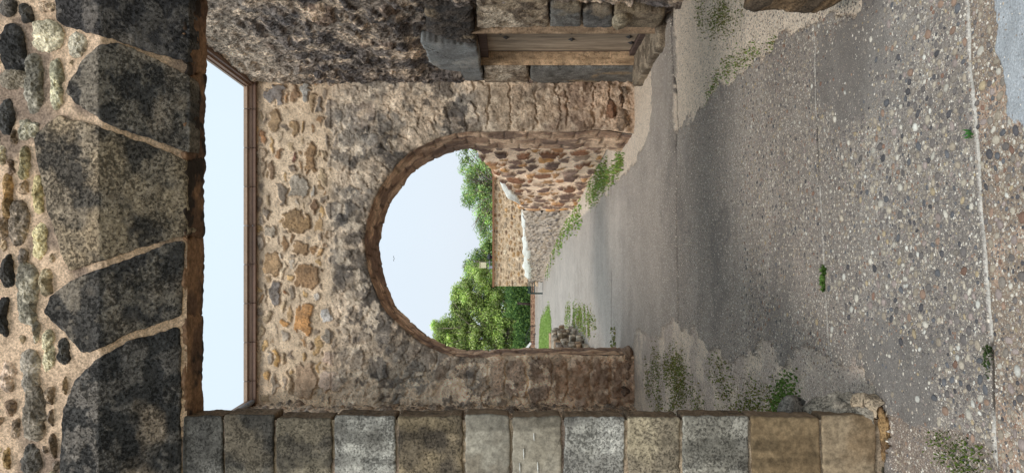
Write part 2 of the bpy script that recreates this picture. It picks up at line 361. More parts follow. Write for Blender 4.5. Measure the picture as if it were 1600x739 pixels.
# voussoirs of the flat arch (outlines as they read on the wall face)
lint = empty('lintel', (0, 0, 0)); lint.parent = gate
DK = pal3((58, 57, 57), (98, 93, 87), (128, 118, 107), .4, .64, 5, 5, (.5, .78), .5)
vous = [
 ([(88, -150), (85, 30), (100, 40), (160, 58), (294, 98), (297, -150)], pal3((52, 51, 53), (80, 77, 76), (105, 98, 92), .45, .6, 4, 9, (.6, .8), .5)),
 ([(163, 68), (180, 66), (215, 80), (295, 118), (297, 241), (240, 218), (164, 192), (118, 163), (102, 146), (103, 132), (132, 86), (150, 72)], DK),
 ([(52, 212), (90, 179), (163, 201), (240, 228), (290, 249), (293, 364), (275, 371), (215, 388), (152, 409), (108, 423), (95, 400), (74, 330), (55, 250)],
  pal3((66, 63, 60), (108, 100, 90), (128, 116, 100), .42, .6, 6, 3, (.45, .68), .55)),
 ([(288, 378), (285, 434), (282, 494), (200, 522), (143, 549), (126, 551), (100, 520), (67, 487), (76, 464), (110, 438), (152, 420), (220, 396), (270, 378)], DK),
 ([(277, 512), (200, 534), (150, 562), (118, 590), (98, 640), (90, 760), (90, 960), (281, 960), (282, 640), (280, 520)],
  pal3((54, 54, 55), (88, 85, 83), (128, 116, 104), .46, .58, 4, 8, (.62, .78), .6))]
for i, (pl, pa) in enumerate(vous):
    def pv(a, b, n1, n2, pa=pa):
        k = pa(a, b, n1, n2); up = sst(b, B155 - .008, B155 + .008)
        k = k * (1 + .14 * up + .25 * (fbm(a, b, 3, 3, 88) - .5))[..., None]; k = mixc(k, k * np.array([1.09, 1., .9]), up * .8)  # tilt shading put into the colour: lighter, browner above the kink
        return k * (1 - .35 * np.exp(-((b - B155) / .006) ** 2) * sst(n2, .35, .6))[..., None]
    o = blk('voussoir', M_VOUS, None, [gp(*p) for p in pl], gfr, .12, bulge=.004, edge=.006, amp=.006, pal=pv, N=380, R=64, cut=.007, jit=.006, seed=20 + i, nf=12)
    adopt(lint, o)
# underside course
def sof(z): return lambda a, b, h: np.stack([np.asarray(a, float), np.asarray(b, float) + 0 * h, z - np.asarray(h) + 0 * np.asarray(a)], -1)
ys = [(-330, -1), (0, 117.5), (118, 246.5), (247, 368.5), (369, 491.5), (492, 655)]
for i, (ya, yb) in enumerate(ys):
    yw = 3.44 - .012 * i
    pl = [((CY - ya) * D0 / F, 3.204), ((CY - yb) * D0 / F, 3.204), ((CY - yb) * 3.42 / F, yw - .01), ((CY - ya) * 3.42 / F, yw)]
    o = blk('soffit_stone', M_ASHS, None, pl, sof(2.905), .12, bulge=.006, edge=.006, amp=.006, pal=pal3((112, 88, 74), (60, 52, 48), (146, 114, 90), .45, .58, 6, i, (.52, .64), .6), N=300, R=26, cut=.006, jit=.018, seed=60 + i)
    adopt(lint, o)
def pip_s(p, poly):
    r = False; j = len(poly) - 1
    for i in range(len(poly)):
        a, b = poly[i], poly[j]
        if (a[1] > p[1]) != (b[1] > p[1]) and p[0] < (b[0] - a[0]) * (p[1] - a[1]) / (b[1] - a[1]) + a[0]: r = not r
        j = i
    return r
# rubble set above the voussoirs
rl = [(70, 56, 27, 28, (196, 184, 158), 1), (118, 70, 15, 20, (176, 166, 148), 0), (20, 78, 22, 40, (58, 56, 55), 0), (12, 10, 15, 14, (95, 88, 82), 0), (39, 20, 12, 18, (70, 66, 62), 0), (70, 8, 12, 9, (190, 165, 140), 0),
      (20, 124, 20, 17, (140, 128, 112), 1), (51, 133, 16, 44, (150, 142, 128), 0), (86, 130, 12, 40, (186, 178, 150), 0), (6, 180, 13, 30, (62, 60, 58), 0), (43, 202, 17, 18, (170, 162, 142), 0), (20, 215, 8, 12, (150, 128, 108), 0),
      (36, 253, 11, 26, (172, 158, 122), 0), (9, 305, 9, 35, (160, 128, 88), 0), (57, 305, 9, 32, (168, 152, 112), 0), (59, 376, 11, 33, (184, 170, 132), 0), (27, 352, 15, 38, (140, 124, 108), 0), (10, 424, 12, 28, (72, 68, 64), 0),
      (35, 400, 8, 12, (120, 108, 98), 0), (40, 462, 18, 54, (172, 162, 144), 0), (3, 496, 9, 34, (58, 56, 54), 0), (68, 440, 8, 22, (190, 172, 140), 0), (54, 521, 7, 19, (168, 158, 140), 0), (72, 550, 10, 34, (188, 176, 146), 0), (97, 550, 11, 24, (76, 72, 68), 0),
      (45, 580, 15, 36, (138, 128, 116), 0), (9, 590, 14, 26, (172, 150, 132), 0), (50, 645, 18, 44, (142, 130, 116), 0), (10, 715, 8, 18, (160, 132, 92), 0), (46, 720, 16, 26, (92, 86, 80), 0), (22, 668, 7, 15, (150, 130, 112), 0), (75, 620, 8, 16, (150, 130, 110), 0),
      (80, 700, 7, 22, (150, 128, 108), 0), (15, 260, 8, 14, (120, 100, 85), 0), (14, 640, 9, 16, (130, 108, 90), 0), (-28, 40, 18, 34, (120, 110, 100), 0), (-30, 130, 16, 30, (160, 150, 130), 0), (-32, 240, 18, 40, (90, 84, 80), 0), (-30, 350, 16, 34, (150, 130, 110), 0),
      (-32, 460, 18, 40, (110, 100, 90), 0), (-30, 570, 16, 34, (140, 128, 110), 0), (-32, 680, 18, 40, (90, 84, 80), 0)]
_r = random.Random(4); 
for _k in range(900):
    x, y = _r.uniform(-45, 108), _r.uniform(-60, 790); a_, b_ = _r.uniform(4, 9), _r.uniform(6, 17)
    inv = any(pip_s((x + dx * a_, y + dy * b_), pl) for pl, _ in vous for dx in (-1.3, 0, 1.3) for dy in (-1.2, 0, 1.2))
    if not inv and all(abs(x - q[0]) > (a_ + q[2]) * .98 or abs(y - q[1]) > (b_ + q[3]) * .98 for q in rl): rl.append((x, y, a_, b_, _r.choice([(178, 158, 132), (150, 128, 106), (166, 144, 118), (190, 176, 150), (120, 106, 94)]), 1))
mb = MB()
for i, (x, y, hx, hy, c, f) in enumerate(rl):
    rr = random.Random(i * 7 + 1); pl = []
    hx *= 1.08; hy *= 1.08
    for k in range(9):
        w = 2 * math.pi * (k + rr.uniform(-.3, .3)) / 9; e = 2.0 / 3.0
        cx = math.copysign(abs(math.cos(w)) ** e, math.cos(w)) * hx * rr.uniform(.74, 1.1); cy = math.copysign(abs(math.sin(w)) ** e, math.sin(w)) * hy * rr.uniform(.78, 1.1)
        pl.append(gp(x + cx, y + cy))
    c = np.clip(np.array(c) * 1.1 + 14, 0, 240); dk = c * .66 if not f else c * .85
    mb.add(*block(pl, gfr, .08, bulge=.016, edge=.012, amp=.013, pal=pal3(c, np.clip(c * .82, 0, 255), dk, .42, .6, 14, i, (.52, .62), .5), N=130, R=22, cut=.012, jit=.009, seed=100 + i, nf=22))
o = mb.build('rubble_stones', M_RUBS, None, smooth=True); adopt(gate, o)
# core and upper body
mb = MB(); k0 = lin((150, 125, 105))
mb.box((0.15, 3.32, 3.82), (5.5, .16, 1.66), k0); mb.box((-1.45, 3.33, 1.5), (1.2, .14, 2.98), k0); mb.box((1.75, 3.33, 1.5), (1.3, .14, 2.98), k0)
mb.box((.15, 3.2, 4.1), (5.5, .1, 1.1), k0); o = mb.build('wall_core', M_MORT, None); adopt(gate, o)
# pier of squared blocks
pier = empty('pier', (0, 0, 0)); pier.parent = gate
XE = 651
spec = [(286, 347, (98, 97, 95), (70, 70, 70), (120, 115, 106), 0), (350, 428, (92, 88, 80), (66, 64, 62), (116, 106, 92), 0), (431, 518, (122, 112, 96), (84, 78, 70), (140, 130, 112), 0),
        (522, 618, (168, 166, 160), (138, 136, 132), (108, 106, 102), 0), (622, 722, (128, 112, 88), (96, 84, 68), (64, 56, 48), 0), (727, 796, (150, 144, 132), (128, 120, 108), (112, 104, 92), 1),
        (800, 877, (152, 144, 130), (134, 126, 112), (118, 110, 98), 1), (883, 977, (172, 170, 164), (146, 144, 138), (120, 118, 114), 0), (981, 1063, (166, 152, 126), (146, 132, 108), (132, 120, 102), 0),
        (1067, 1171, (172, 168, 158), (146, 142, 132), (124, 120, 112), 0), (1174, 1281, (142, 118, 86), (116, 94, 66), (98, 82, 62), 1), (1284, 1368, (138, 114, 86), (118, 96, 70), (148, 128, 102), 1)]
def pier_pal(c1, c2, c3, i):
    k = [np.array(c) * .78 + np.array((142, 132, 116)) * .22 for c in (c1, c2, c3)]; f = pal3(*k, .45, .62, 6, i, (.5, .7), .45)
    def g(a, b, n1, n2):
        c = f(a, b, n1, n2); st_ = fbm(a * 9, b * 1.1, 1, 4, 661, .6); c = c * (1 - .38 * sst(st_, .5, .66))[..., None]     # stains running down across the joints
        big = fbm(a, b, 2.2, 4, 662, .6); c = c * (.8 + .42 * sst(big, .3, .7))[..., None]
        ed = sst(-(a + .80), -.05, .0) ; return c
    return g
rr = random.Random(3)
for i, (xa, xb, c1, c2, c3, sm) in enumerate(spec):
    e = XE + rr.uniform(-2.5, 2); q = 862 + rr.uniform(-60, 40)
    pl = [(xa, e), (xa + rr.uniform(-2, 2), 739), (xa, q), (xb, q), (xb + rr.uniform(-2, 2), 739), (xb, e + rr.uniform(-2, 2))]
    o = blk('ashlar_block', M_ASHS if sm else M_ASH, None, [gp(*p) for p in pl], gfr, .14, bulge=.001, edge=.007, amp=.0052 if not sm else .0035, pal=pier_pal(c1, c2, c3, i),
            N=320, R=50, cut=.006, jit=.0045, seed=200 + i, nf=5 + 2 * (i % 3), back_in=.985, sidecol=lin((128, 106, 84)))
    adopt(pier, o)
for (x, ya, yb) in ((812, 722, 738), (840, 721, 739), (818, 700, 716), (834, 676, 688)):
    p = np.array(gfr(*gp(x, ya), .004)); q = np.array(gfr(*gp(x + .6, yb), .004)); mb = MB(); mb.tube([p, (p + q) / 2 + (0, -.0015, 0), q], [.0015, .0028, .0012], 6, lin((206, 204, 198))); adopt(pier, mb.build('scratch_mark', M_ASHS, None))
# base stones, eroded, at the pier foot
fb = MB()
fb.add(*block([gp(*p) for p in [(1371, 652), (1372, 739), (1374, 850), (1408, 850), (1402, 739), (1398, 690), (1388, 655)]], lambda a, b, h: gfr(a, b, h - .015), .25, bulge=.0, edge=.02, amp=.02, pal=pal3((92, 84, 66), (62, 60, 50), (120, 100, 76), .4, .6), N=200, R=20, seed=311, jit=.012))
def P3(x, y, d): return ((CY - y) / F * d, d, EYE + (800 - x) / F * d)
fb.add(*lump([P3(1228, 646, 3.45), P3(1240, 643, 3.38), P3(1254, 645, 3.36)], [.02, .075, .02], 51, (118, 112, 104)))
fb.add(*lump([P3(1250, 650, 3.42), P3(1275, 648, 3.37), P3(1310, 648, 3.33), P3(1345, 647, 3.28), P3(1372, 650, 3.22)], [.03, .075, .085, .075, .04], 52, (150, 140, 126)))
fb.add(*lump([P3(1318, 642, 3.32), P3(1338, 634, 3.3), P3(1362, 633, 3.25), P3(1378, 642, 3.18)], [.02, .05, .05, .03], 53, (176, 156, 132)))
fb.add(*block([gp(*p) for p in [(1366, 640), (1374, 650), (1379, 690), (1380, 722), (1388, 724), (1392, 690), (1387, 650), (1374, 632)]], lambda a, b, h: gfr(a, b, h + .012), .1, bulge=.01, edge=.012, amp=.01, pal=pal3((164, 132, 92), (126, 98, 70), None), N=160, R=16, seed=313, jit=.006, cut=.01))
o = fb.build('foundation_stone', M_ASH, None, smooth=True); adopt(pier, o)
o = gsheet('pier_mortar', 656, 1250, 280, 1412, 8, hoff=-.014, mort=(158, 140, 118)); adopt(pier, o)
# rubble left of the blocks (outside the photo's edge)
mb = MB(); rr = random.Random(5)
for i in range(26):
    x = 300 + (i // 2) * 85; y = 925 + (i % 2) * 110 + rr.uniform(-20, 20) + (40 if (i // 2) % 2 else 0); pl = []
    for k in range(7):
        w = 2 * math.pi * k / 7; pl.append(gp(x + math.cos(w) * 40 * rr.uniform(.8, 1.1), y + math.sin(w) * 52 * rr.uniform(.8, 1.1)))
    c = rr.choice([(120, 112, 100), (150, 138, 118), (90, 86, 80)]); mb.add(*block(pl, gfr, .06, bulge=.015, amp=.012, pal=pal3(c, np.array(c) * .75), N=70, R=12, cut=.02, seed=400 + i))
o = mb.build('rubble_stones', M_ASH, None, smooth=True); adopt(pier, o)
# right-hand pier, its edge just enters the photo
pierR = empty('pier', (0, 0, 0)); pierR.parent = gate
x = 286; i = 0; rr = random.Random(9)
while x < 1290:
    w = rr.uniform(75, 110); e = -26 + rr.uniform(-2, 1.5); q = -rr.uniform(110, 220); c = np.array(rr.choice([(150, 136, 116), (168, 160, 146), (128, 116, 98), (110, 104, 96)]))
    o = blk('ashlar_block', M_ASH, None, [gp(*p) for p in [(x, q), (x, e), (x + w - 4, e), (x + w - 4, q)]], gfr, .23, bulge=.006, edge=.013, amp=.006, pal=pal3(c, c * .8, c * .65), N=160, R=22, cut=.014, seed=500 + i, sidecol=lin((170, 150, 126)))
    adopt(pierR, o); x += w; i += 1
o = gsheet('pier_mortar', -460, -34, 280, 1400, 18, hoff=-.02, res=.012); adopt(pierR, o)
mb = MB()
mb.add(*block([gp(*p) for p in [(1198, -40), (1190, -12), (1215, -10), (1250, -14), (1290, -9), (1325, -15), (1345, -20), (1370, -90), (1370, -200), (1190, -200)]], lambda a, b, h: gfr(a, b, h + .03), .34, bulge=.02, edge=.03, amp=.025, pal=pal3((128, 104, 78), (88, 74, 60), (150, 130, 104), .42, .6, 6), N=260, R=26, seed=520, jit=.015, cut=.03))
o = mb.build('foundation_stone', M_ASH, None, smooth=True); adopt(pierR, o)

# ------------------------------------------------------------------ 2. FAR WALL with the round arch
WT = 4.92; AX = -.1; AZ = 1.99; AR = 1.475; LEAN = -.075; TH = 1.1
def arch_sd(seed):
    def f(X, Z):
        dx = X - AX; dz = Z - AZ
        rr = np.sqrt(dx * dx + np.maximum(dz, 0) ** 2)
        r0 = AR + .035 * (fbm(X, Z, 2.2, 3, seed) - .5) * 2 + .008 * (fbm(X, Z, 14, 2, seed + 3) - .5) * 2
        # jambs lean in a little towards the foot on the left, bulge on the right
        low = np.clip(AZ - Z, 0, 2)
        r0 = r0 - np.where(dx < 0, .05 * sst(low, .1, .8), .0 * low) - .05 * sst(low, 1.6, 2.0) * (dx > 0)
        return rr - r0
    return f
def wfr(a, b, h): return np.stack([np.asarray(a, float) + 0 * np.asarray(h), 10 - np.asarray(h) + 0 * np.asarray(a), np.asarray(b, float) + 0 * np.asarray(h)], -1)
def wp(x, y): return ((CY - y) * 10 / F, EYE + (800 - x) * 10 / F)
arch = empty('arched_wall', (0, 10, 0), 'courtyard end wall of mixed rubble pierced by a tall round arch', 'wall')
st = Stones(); px = .00832
key = [(432, 147, 17, 15, (104, 106, 110)), (447, 152, 6, 14, (160, 118, 76)), (460, 145, 6, 18, (118, 92, 70)), (478, 145, 8, 18, (134, 138, 138)), (490, 160, 6, 18, (160, 138, 110)), (501, 166, 8, 17, (92, 90, 88)),
 (430, 190, 12, 18, (140, 116, 88)), (410, 212, 6, 15, (152, 104, 68)), (521, 185, 14, 27, (98, 92, 88)), (565, 180, 22, 24, (190, 166, 148)), (459, 245, 6, 9, (112, 66, 62)), (484, 251, 9, 28, (132, 102, 70)), (437, 240, 6, 10, (142, 104, 72)),
 (425, 266, 6, 16, (110, 88, 70)), (408, 255, 8, 28, (138, 122, 104)), (467, 292, 16, 18, (150, 144, 134)), (442, 302, 9, 19, (98, 92, 86)), (490, 301, 7, 11, (176, 172, 164)), (463, 345, 22, 19, (122, 96, 64)), (492, 322, 5, 18, (118, 88, 66)),
 (417, 333, 6, 13, (92, 88, 84)), (420, 362, 10, 11, (160, 150, 136)), (525, 330, 14, 13, (104, 98, 92)), (557, 335, 12, 10, (178, 162, 148)), (515, 365, 10, 8, (168, 134, 96)), (466, 389, 17, 12, (124, 98, 70)), (425, 414, 14, 20, (160, 130, 96)),
 (440, 399, 6, 6, (190, 182, 170)), (477, 432, 20, 18, (128, 98, 68)), (502, 421, 5, 6, (90, 72, 58)), (500, 396, 8, 8, (186, 150, 106)), (431, 461, 8, 23, (86, 88, 92)), (414, 461, 4, 20, (128, 118, 106)), (449, 454, 4, 7, (150, 96, 60)),
 (477, 499, 16, 27, (172, 122, 70)), (446, 505, 8, 6, (190, 138, 80)), (510, 491, 9, 11, (186, 186, 186)), (496, 464, 6, 8, (186, 180, 172)), (511, 524, 7, 12, (112, 110, 106)), (485, 540, 6, 8, (124, 108, 94)), (431, 561, 5, 25, (192, 150, 88)),
 (417, 586, 5, 9, (186, 146, 92)), (429, 600, 6, 22, (128, 120, 110)), (442, 560, 4, 13, (160, 140, 112)), (452, 594, 5, 25, (144, 124, 100)), (477, 592, 18, 28, (150, 128, 108)), (502, 549, 4, 8, (150, 120, 70)), (515, 557, 9, 12, (192, 170, 156)),
 (517, 594, 20, 17, (190, 170, 156)), (557, 569, 12, 28, (114, 110, 106)), (590, 575, 15, 22, (88, 84, 82)), (535, 399, 18, 18, (112, 108, 104)), (572, 601, 5, 8, (170, 124, 74)), (535, 440, 12, 16, (124, 118, 112)), (545, 480, 14, 16, (130, 118, 106)),
 (530, 250, 16, 18, (122, 112, 102)), (540, 215, 14, 14, (128, 120, 110)), (600, 190, 14, 20, (110, 104, 98)), (610, 225, 12, 18, (96, 90, 86)), (640, 185, 18, 18, (136, 122, 110)), (675, 175, 14, 20, (124, 110, 98)), (650, 150, 14, 12, (150, 136, 120)),
 (625, 545, 14, 20, (140, 126, 112)), (650, 575, 20, 18, (118, 108, 98)), (655, 605, 18, 14, (110, 100, 92))]
for (x, y, hx, hy, c) in key:
    u, v = wp(x, y); c2 = np.array(c) * (.8 if sum(c) < 480 else .88); st.add(u, v, hy * px, hx * px, c, 0 if (x, y) != (0, 0) else 0, 1.1, 2.5, c2)
u, v = wp(566, 287); st.add(u, v, .09, .23, (164, 160, 154), -.9, 1.2, 2.6)
GREYS = [(96, 90, 86), (118, 110, 104), (84, 80, 78), (134, 124, 114), (108, 98, 90)]
for k in range(25):   # arch ring
    th = math.radians(-2 + 184 * (k + .5) / 25); r = AR + .19
    ap = math.sin(th); c = GREYS[k % 5] if ap > .55 else [(156, 132, 110), (138, 112, 92), (166, 144, 122)][k % 3]
    st.add(AX + r * math.cos(th), AZ + r * math.sin(th), .2 * random.uniform(.8, 1.1), .098, c, th, 1.0, 3.2)
for sgn, lst in ((-1, [(1.95, .1, (178, 160, 142)), (1.74, .11, (156, 134, 116)), (1.5, .13, (138, 118, 104)), (1.2, .16, (108, 94, 86)), (.93, .1, (130, 104, 84)), (.68, .15, (118, 96, 80)), (.4, .14, (106, 86, 72)), (.12, .16, (92, 76, 66))]),
                 (1, [(1.95, .1, (170, 152, 132)), (1.7, .14, (160, 142, 122)), (1.4, .17, (152, 132, 112)), (1.08, .14, (140, 118, 98)), (.88, .05, (120, 88, 64)), (.66, .17, (136, 116, 98)), (.4, .1, (124, 102, 84)), (.2, .09, (92, 70, 56)), (.05, .12, (128, 110, 94))])):
    for (z, hz, c) in lst:
        w = .27 if sgn < 0 else .33; st.add(AX + sgn * (AR + w + .01), z, w, hz, c, random.uniform(-.04, .04), 1.5 if z < 1.3 else 1.0, 3.6, np.array(c) * .74)
def pal_w(u, v, r):
    if v > 3.9: return r.choice([(150, 124, 92), (170, 150, 122), (128, 118, 108), (178, 146, 100), (110, 100, 92), (184, 166, 142), (140, 106, 72), (160, 150, 138)])
    return r.choice([(122, 112, 104), (140, 126, 112), (100, 94, 90), (160, 144, 128), (112, 100, 90), (150, 130, 110), (178, 158, 140)])
R_ = random.Random(11)
st.courses(-2.6, 2.2, 3.85, WT + .1, (.05, .12), (.07, .32), pal_w, R_, .35, test=lambda a, b: R_.random() > .22, hgt=(.1, 1.0), ang=.3)
st.courses(-2.6, 2.2, 0, 3.85, (.09, .2), (.1, .3), pal_w, R_, .3, test=lambda a, b: math.hypot(a - AX, max(b - AZ, 0)) > AR + .42)
def post_w(S, T, h, col, e, ID, n1, n2, n3):
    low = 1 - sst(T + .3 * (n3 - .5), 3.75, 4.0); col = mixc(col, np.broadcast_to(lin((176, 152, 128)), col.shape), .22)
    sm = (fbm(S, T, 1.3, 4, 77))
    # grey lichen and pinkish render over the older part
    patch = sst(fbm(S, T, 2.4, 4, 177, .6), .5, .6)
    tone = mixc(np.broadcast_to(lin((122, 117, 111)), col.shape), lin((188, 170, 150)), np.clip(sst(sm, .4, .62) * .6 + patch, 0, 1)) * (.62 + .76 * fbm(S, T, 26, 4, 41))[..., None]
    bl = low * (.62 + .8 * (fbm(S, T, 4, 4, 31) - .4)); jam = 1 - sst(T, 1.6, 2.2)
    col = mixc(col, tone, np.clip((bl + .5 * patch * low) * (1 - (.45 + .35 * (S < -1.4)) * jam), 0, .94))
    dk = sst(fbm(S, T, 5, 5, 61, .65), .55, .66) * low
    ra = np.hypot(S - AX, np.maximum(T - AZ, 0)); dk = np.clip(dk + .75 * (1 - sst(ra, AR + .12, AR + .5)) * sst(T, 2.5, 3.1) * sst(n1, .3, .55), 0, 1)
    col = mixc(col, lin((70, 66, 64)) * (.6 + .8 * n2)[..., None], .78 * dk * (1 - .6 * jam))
    crk = np.exp(-(np.abs(fbm(S, T, 5, 5, 231, .6) - .5) / .006) ** 2) * low; h = h - .012 * crk; col = col * (1 - .45 * crk)[..., None]
    fl = sst(fbm(S, T, 9, 4, 241, .6), .6, .66) * low; col = mixc(col, lin((208, 192, 172)) * (.7 + .5 * n2)[..., None], .6 * fl); h = h - .006 * fl
    h = h + low * (.085 * (fbm(S, T, 3.0, 4, 71, .5) - .5) + .022 * (fbm(S, T, 13, 4, 72, .6) - .5))
    bulge = (1 - sst(T, .3, 1.35)); h = h + .1 * bulge + .06 * bulge * (n1 - .5)
    rg_ = (np.abs(ra - AR - .19) < .2) * (T > 1.95) * sst(fbm(S, T, 1.7, 3, 211), .42, .55); h = h + .008 * rg_; col = col * (1 - .4 * rg_ * np.exp(-np.maximum(e, 0) / .012))[..., None]
    # browner jamb feet; left jamb painted lighter to offset the shade there
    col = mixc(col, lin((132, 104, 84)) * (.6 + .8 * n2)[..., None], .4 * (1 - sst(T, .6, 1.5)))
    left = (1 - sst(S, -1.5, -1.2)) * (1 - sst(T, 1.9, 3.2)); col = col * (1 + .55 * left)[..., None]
    return h, col
sa = np.arange(-2.35, 2.1, .0098); ta = np.arange(-.05, WT, .0098)
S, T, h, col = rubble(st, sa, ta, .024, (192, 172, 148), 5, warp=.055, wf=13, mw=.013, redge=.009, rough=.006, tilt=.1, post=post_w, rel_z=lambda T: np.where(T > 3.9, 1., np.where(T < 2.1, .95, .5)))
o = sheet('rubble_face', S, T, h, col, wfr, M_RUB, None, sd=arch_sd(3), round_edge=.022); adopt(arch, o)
def soffit(rev=False):
    n = 420; tt = np.linspace(0, 1, n); zb = -.05; Lj = AZ - zb; tot = 2 * Lj + math.pi * AR; s = tt * tot; f = arch_sd(3)
    px_ = []; pz = []
    for q in s:
        if q < Lj: cx_, cz_, dx_, dz_ = AX, zb + q, 1., 0.
        elif q < Lj + math.pi * AR: a = (q - Lj) / AR; cx_, cz_, dx_, dz_ = AX, AZ, math.cos(a), math.sin(a)
        else: cx_, cz_, dx_, dz_ = AX, AZ - (q - Lj - math.pi * AR), -1., 0.
        px_.append((cx_, cz_, dx_, dz_))
    A = np.array(px_); r = np.full(n, AR)
    for it in range(12): r = r - f(A[:, 0] + A[:, 2] * r, A[:, 1] + A[:, 3] * r)
    m = 70; dd = np.linspace(0, TH, m); DD, SS = np.meshgrid(dd, s, indexing='ij')
    n1 = fbm(DD, SS, 5, 4, 91); n2 = fbm(DD, SS, 30, 3, 95); jnt = np.minimum(np.abs((SS + .1 * np.floor(DD / .38)) % .31 - .155), 1)
    rr_ = r[None] + (.04 * (n1 - .5) + .012 * (n2 - .5) + .015 * (jnt < .012)) * sst(DD, 0, .1) - .012 * sst(DD, 0, .12) 
    X = A[None, :, 0] + A[None, :, 2] * rr_ + LEAN * DD; Z = A[None, :, 1] + A[None, :, 3] * rr_; Y = 10 + .012 + DD * (1 - .012 / TH)
    colr = mixc(np.broadcast_to(lin((176, 150, 126)), DD.shape + (3,)), lin((138, 112, 92)), sst(n1, .42, .62)) * (.75 + .5 * n2)[..., None]
    colr = mixc(colr, lin((92, 72, 62)), .8 * sst(fbm(DD, SS, 3, 4, 99), .48, .6)); colr = colr * (1 - .45 * (jnt < .012))[..., None]
    V = np.stack([X, Y, Z], -1); I = np.arange(m * n).reshape(m, n)
    Q = np.stack([I[:-1, :-1], I[:-1, 1:], I[1:, 1:], I[1:, :-1]], -1).reshape(-1, 4)
    return mesh_np('arch_soffit', V, Q, colr.reshape(-1, 3), M_RUB)
adopt(arch, soffit())
# back face and top of the wall
st2 = Stones(); st2.courses(-2.6, 2.3, 0, WT, (.1, .2), (.12, .32), pal_w, random.Random(5), .3)
S, T, h, col = rubble(st2, np.arange(-2.5, 2.2, .03), np.arange(-.05, WT, .03), .03, (190, 165, 140), 15)
f3 = arch_sd(3)
o = sheet('rear_face', S, T, h, col, lambda a, b, h: np.stack([a + LEAN * TH, 10 + TH + h, b], -1), M_RUB, None, sd=f3, flip=True, round_edge=.02); adopt(arch, o)
mb = MB(); kc = lin((150, 120, 98))
for k in range(9):   # metal-capped coping in lengths
    x0 = -2.36 + k * .5; mb.box((x0 + .25, 10.5, WT + .012), (.496, 1.16, .05), kc * random.uniform(.8, 1.15)); mb.box((x0 + .25, 9.93, WT + .055), (.49, .1, .045), lin((168, 142, 120)) * random.uniform(.8, 1.15))
    mb.box((x0 + .25, 9.955, WT - .035), (.492, .05, .045), lin((120, 92, 76)) * random.uniform(.85, 1.15))
    mb.box((x0, 9.925, WT + .035), (.006, .1, .07), lin((104, 82, 70)))
mb.box((-.1, 10.55, WT - .04), (4.6, .9, .06), kc)
adopt(arch, mb.build('coping', M_PAINT, None))
# boulders at the foot of both jambs
mb = MB()
for (x, y, hx, hy, c, dy) in [(955, 172, 10, 22, (112, 84, 66), .12), (972, 190, 13, 18, (122, 104, 88), .16), (968, 160, 9, 16, (104, 84, 70), .1), (975, 145, 10, 12, (140, 124, 108), .1), (978, 575, 12, 22, (136, 114, 98), .1), (975, 605, 12, 16, (128, 108, 94), .1), (982, 556, 9, 14, (120, 100, 84), .1)]:
    pl = []
    for k in range(8):
        w = 2 * math.pi * k / 8; pl.append(wp(x + math.cos(w) * hx * random.uniform(.85, 1.1), y + math.sin(w) * hy * random.uniform(.85, 1.1)))
    mb.add(*block(pl, lambda a, b, h, dy=dy: wfr(a, b, h + dy), .3, bulge=.07, edge=.05, amp=.03, pal=pal3(c, np.array(c) * .7, None), N=90, R=16, cut=.05, jit=.02, seed=int(x + y), nf=9))
adopt(arch, mb.build('foot_stones', M_RUB, None, smooth=True))

# ------------------------------------------------------------------ 3. RIGHT WALL with the door
def xr(Y): return 2.58 - .057 * np.asarray(Y, float)
def rfr(a, b, h): return np.stack([xr(a) - np.asarray(h), np.asarray(a, float) - .057 * np.asarray(h), np.asarray(b, float) + 0 * np.asarray(h)], -1)
def rp(x, y):
    Y = 2.58 / ((CY - y) / F + .057); return (Y, EYE + (800 - x) * Y / F)
sidew = empty('side_wall', (2.3, 7, 0), 'dark eroded rubble wall holding the recessed plank door', 'wall')
st = Stones()
pal_r = lambda u, v, r: r.choice([(92, 84, 78), (112, 102, 94), (78, 72, 70), (132, 118, 104), (150, 138, 126), (100, 90, 82), (84, 80, 80), (124, 100, 80)])
DY0, DY1, DZ0, DZ1 = 7.9, 9.27, .06, 1.93
for k in range(26):   # brick-red slips in the corner strip
    z = .25 + k * .105; st.add(9.86, z, .1, .045, random.choice([(150, 92, 62), (120, 72, 54), (104, 74, 60), (160, 112, 78)]) if z < 1.9 else random.choice([(70, 70, 74), (90, 86, 84), (110, 100, 90)]), random.uniform(-.1, .1), .8, 3)
st.courses(3.4, 10.1, 0, 5, (.06, .26), (.15, .7), pal_r, random.Random(21), .4, hgt=(.2, 1.9))
def post_r(S, T, h, col, e, ID, n1, n2, n3):
    h = h + .10 * (fbm(S, T, 2.4, 5, 171, .55) - .5) + .03 * (fbm(S, T, 15, 4, 172, .6) - .5)
    z_ = ((S > 7.2) & (S < 9.8)) * (1 - sst(T, 2.55, 2.75)); h = h - .1 * z_
    t = mixc(np.broadcast_to(lin((84, 78, 76)), col.shape), lin((178, 158, 138)), sst(fbm(S, T, 6, 5, 133, .6), .5, .66)) * (.6 + .8 * n2)[..., None]
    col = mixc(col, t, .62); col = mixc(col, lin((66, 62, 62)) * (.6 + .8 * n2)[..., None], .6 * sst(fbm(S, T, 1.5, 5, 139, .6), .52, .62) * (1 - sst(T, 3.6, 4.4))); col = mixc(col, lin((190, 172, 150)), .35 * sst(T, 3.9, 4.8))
    return h, col
def door_sd(Y, Z):
    dx = np.maximum(DY0 - Y, Y - DY1); dz = np.maximum(DZ0 - Z, Z - DZ1)
    return np.where((dx < 0) & (dz < 0), np.maximum(dx, dz), np.sqrt(np.maximum(dx, 0) ** 2 + np.maximum(dz, 0) ** 2)) + 1e-5
sa = np.r_[np.arange(3.43, 6.4, .05), np.arange(6.4, 10.06, .012)]; ta = np.arange(-.05, 4.96, .012)
S, T, h, col = rubble(st, sa, ta, .024, (150, 134, 118), 35, warp=.08, wf=6, mw=.012, redge=.03, rough=.02, post=post_r)
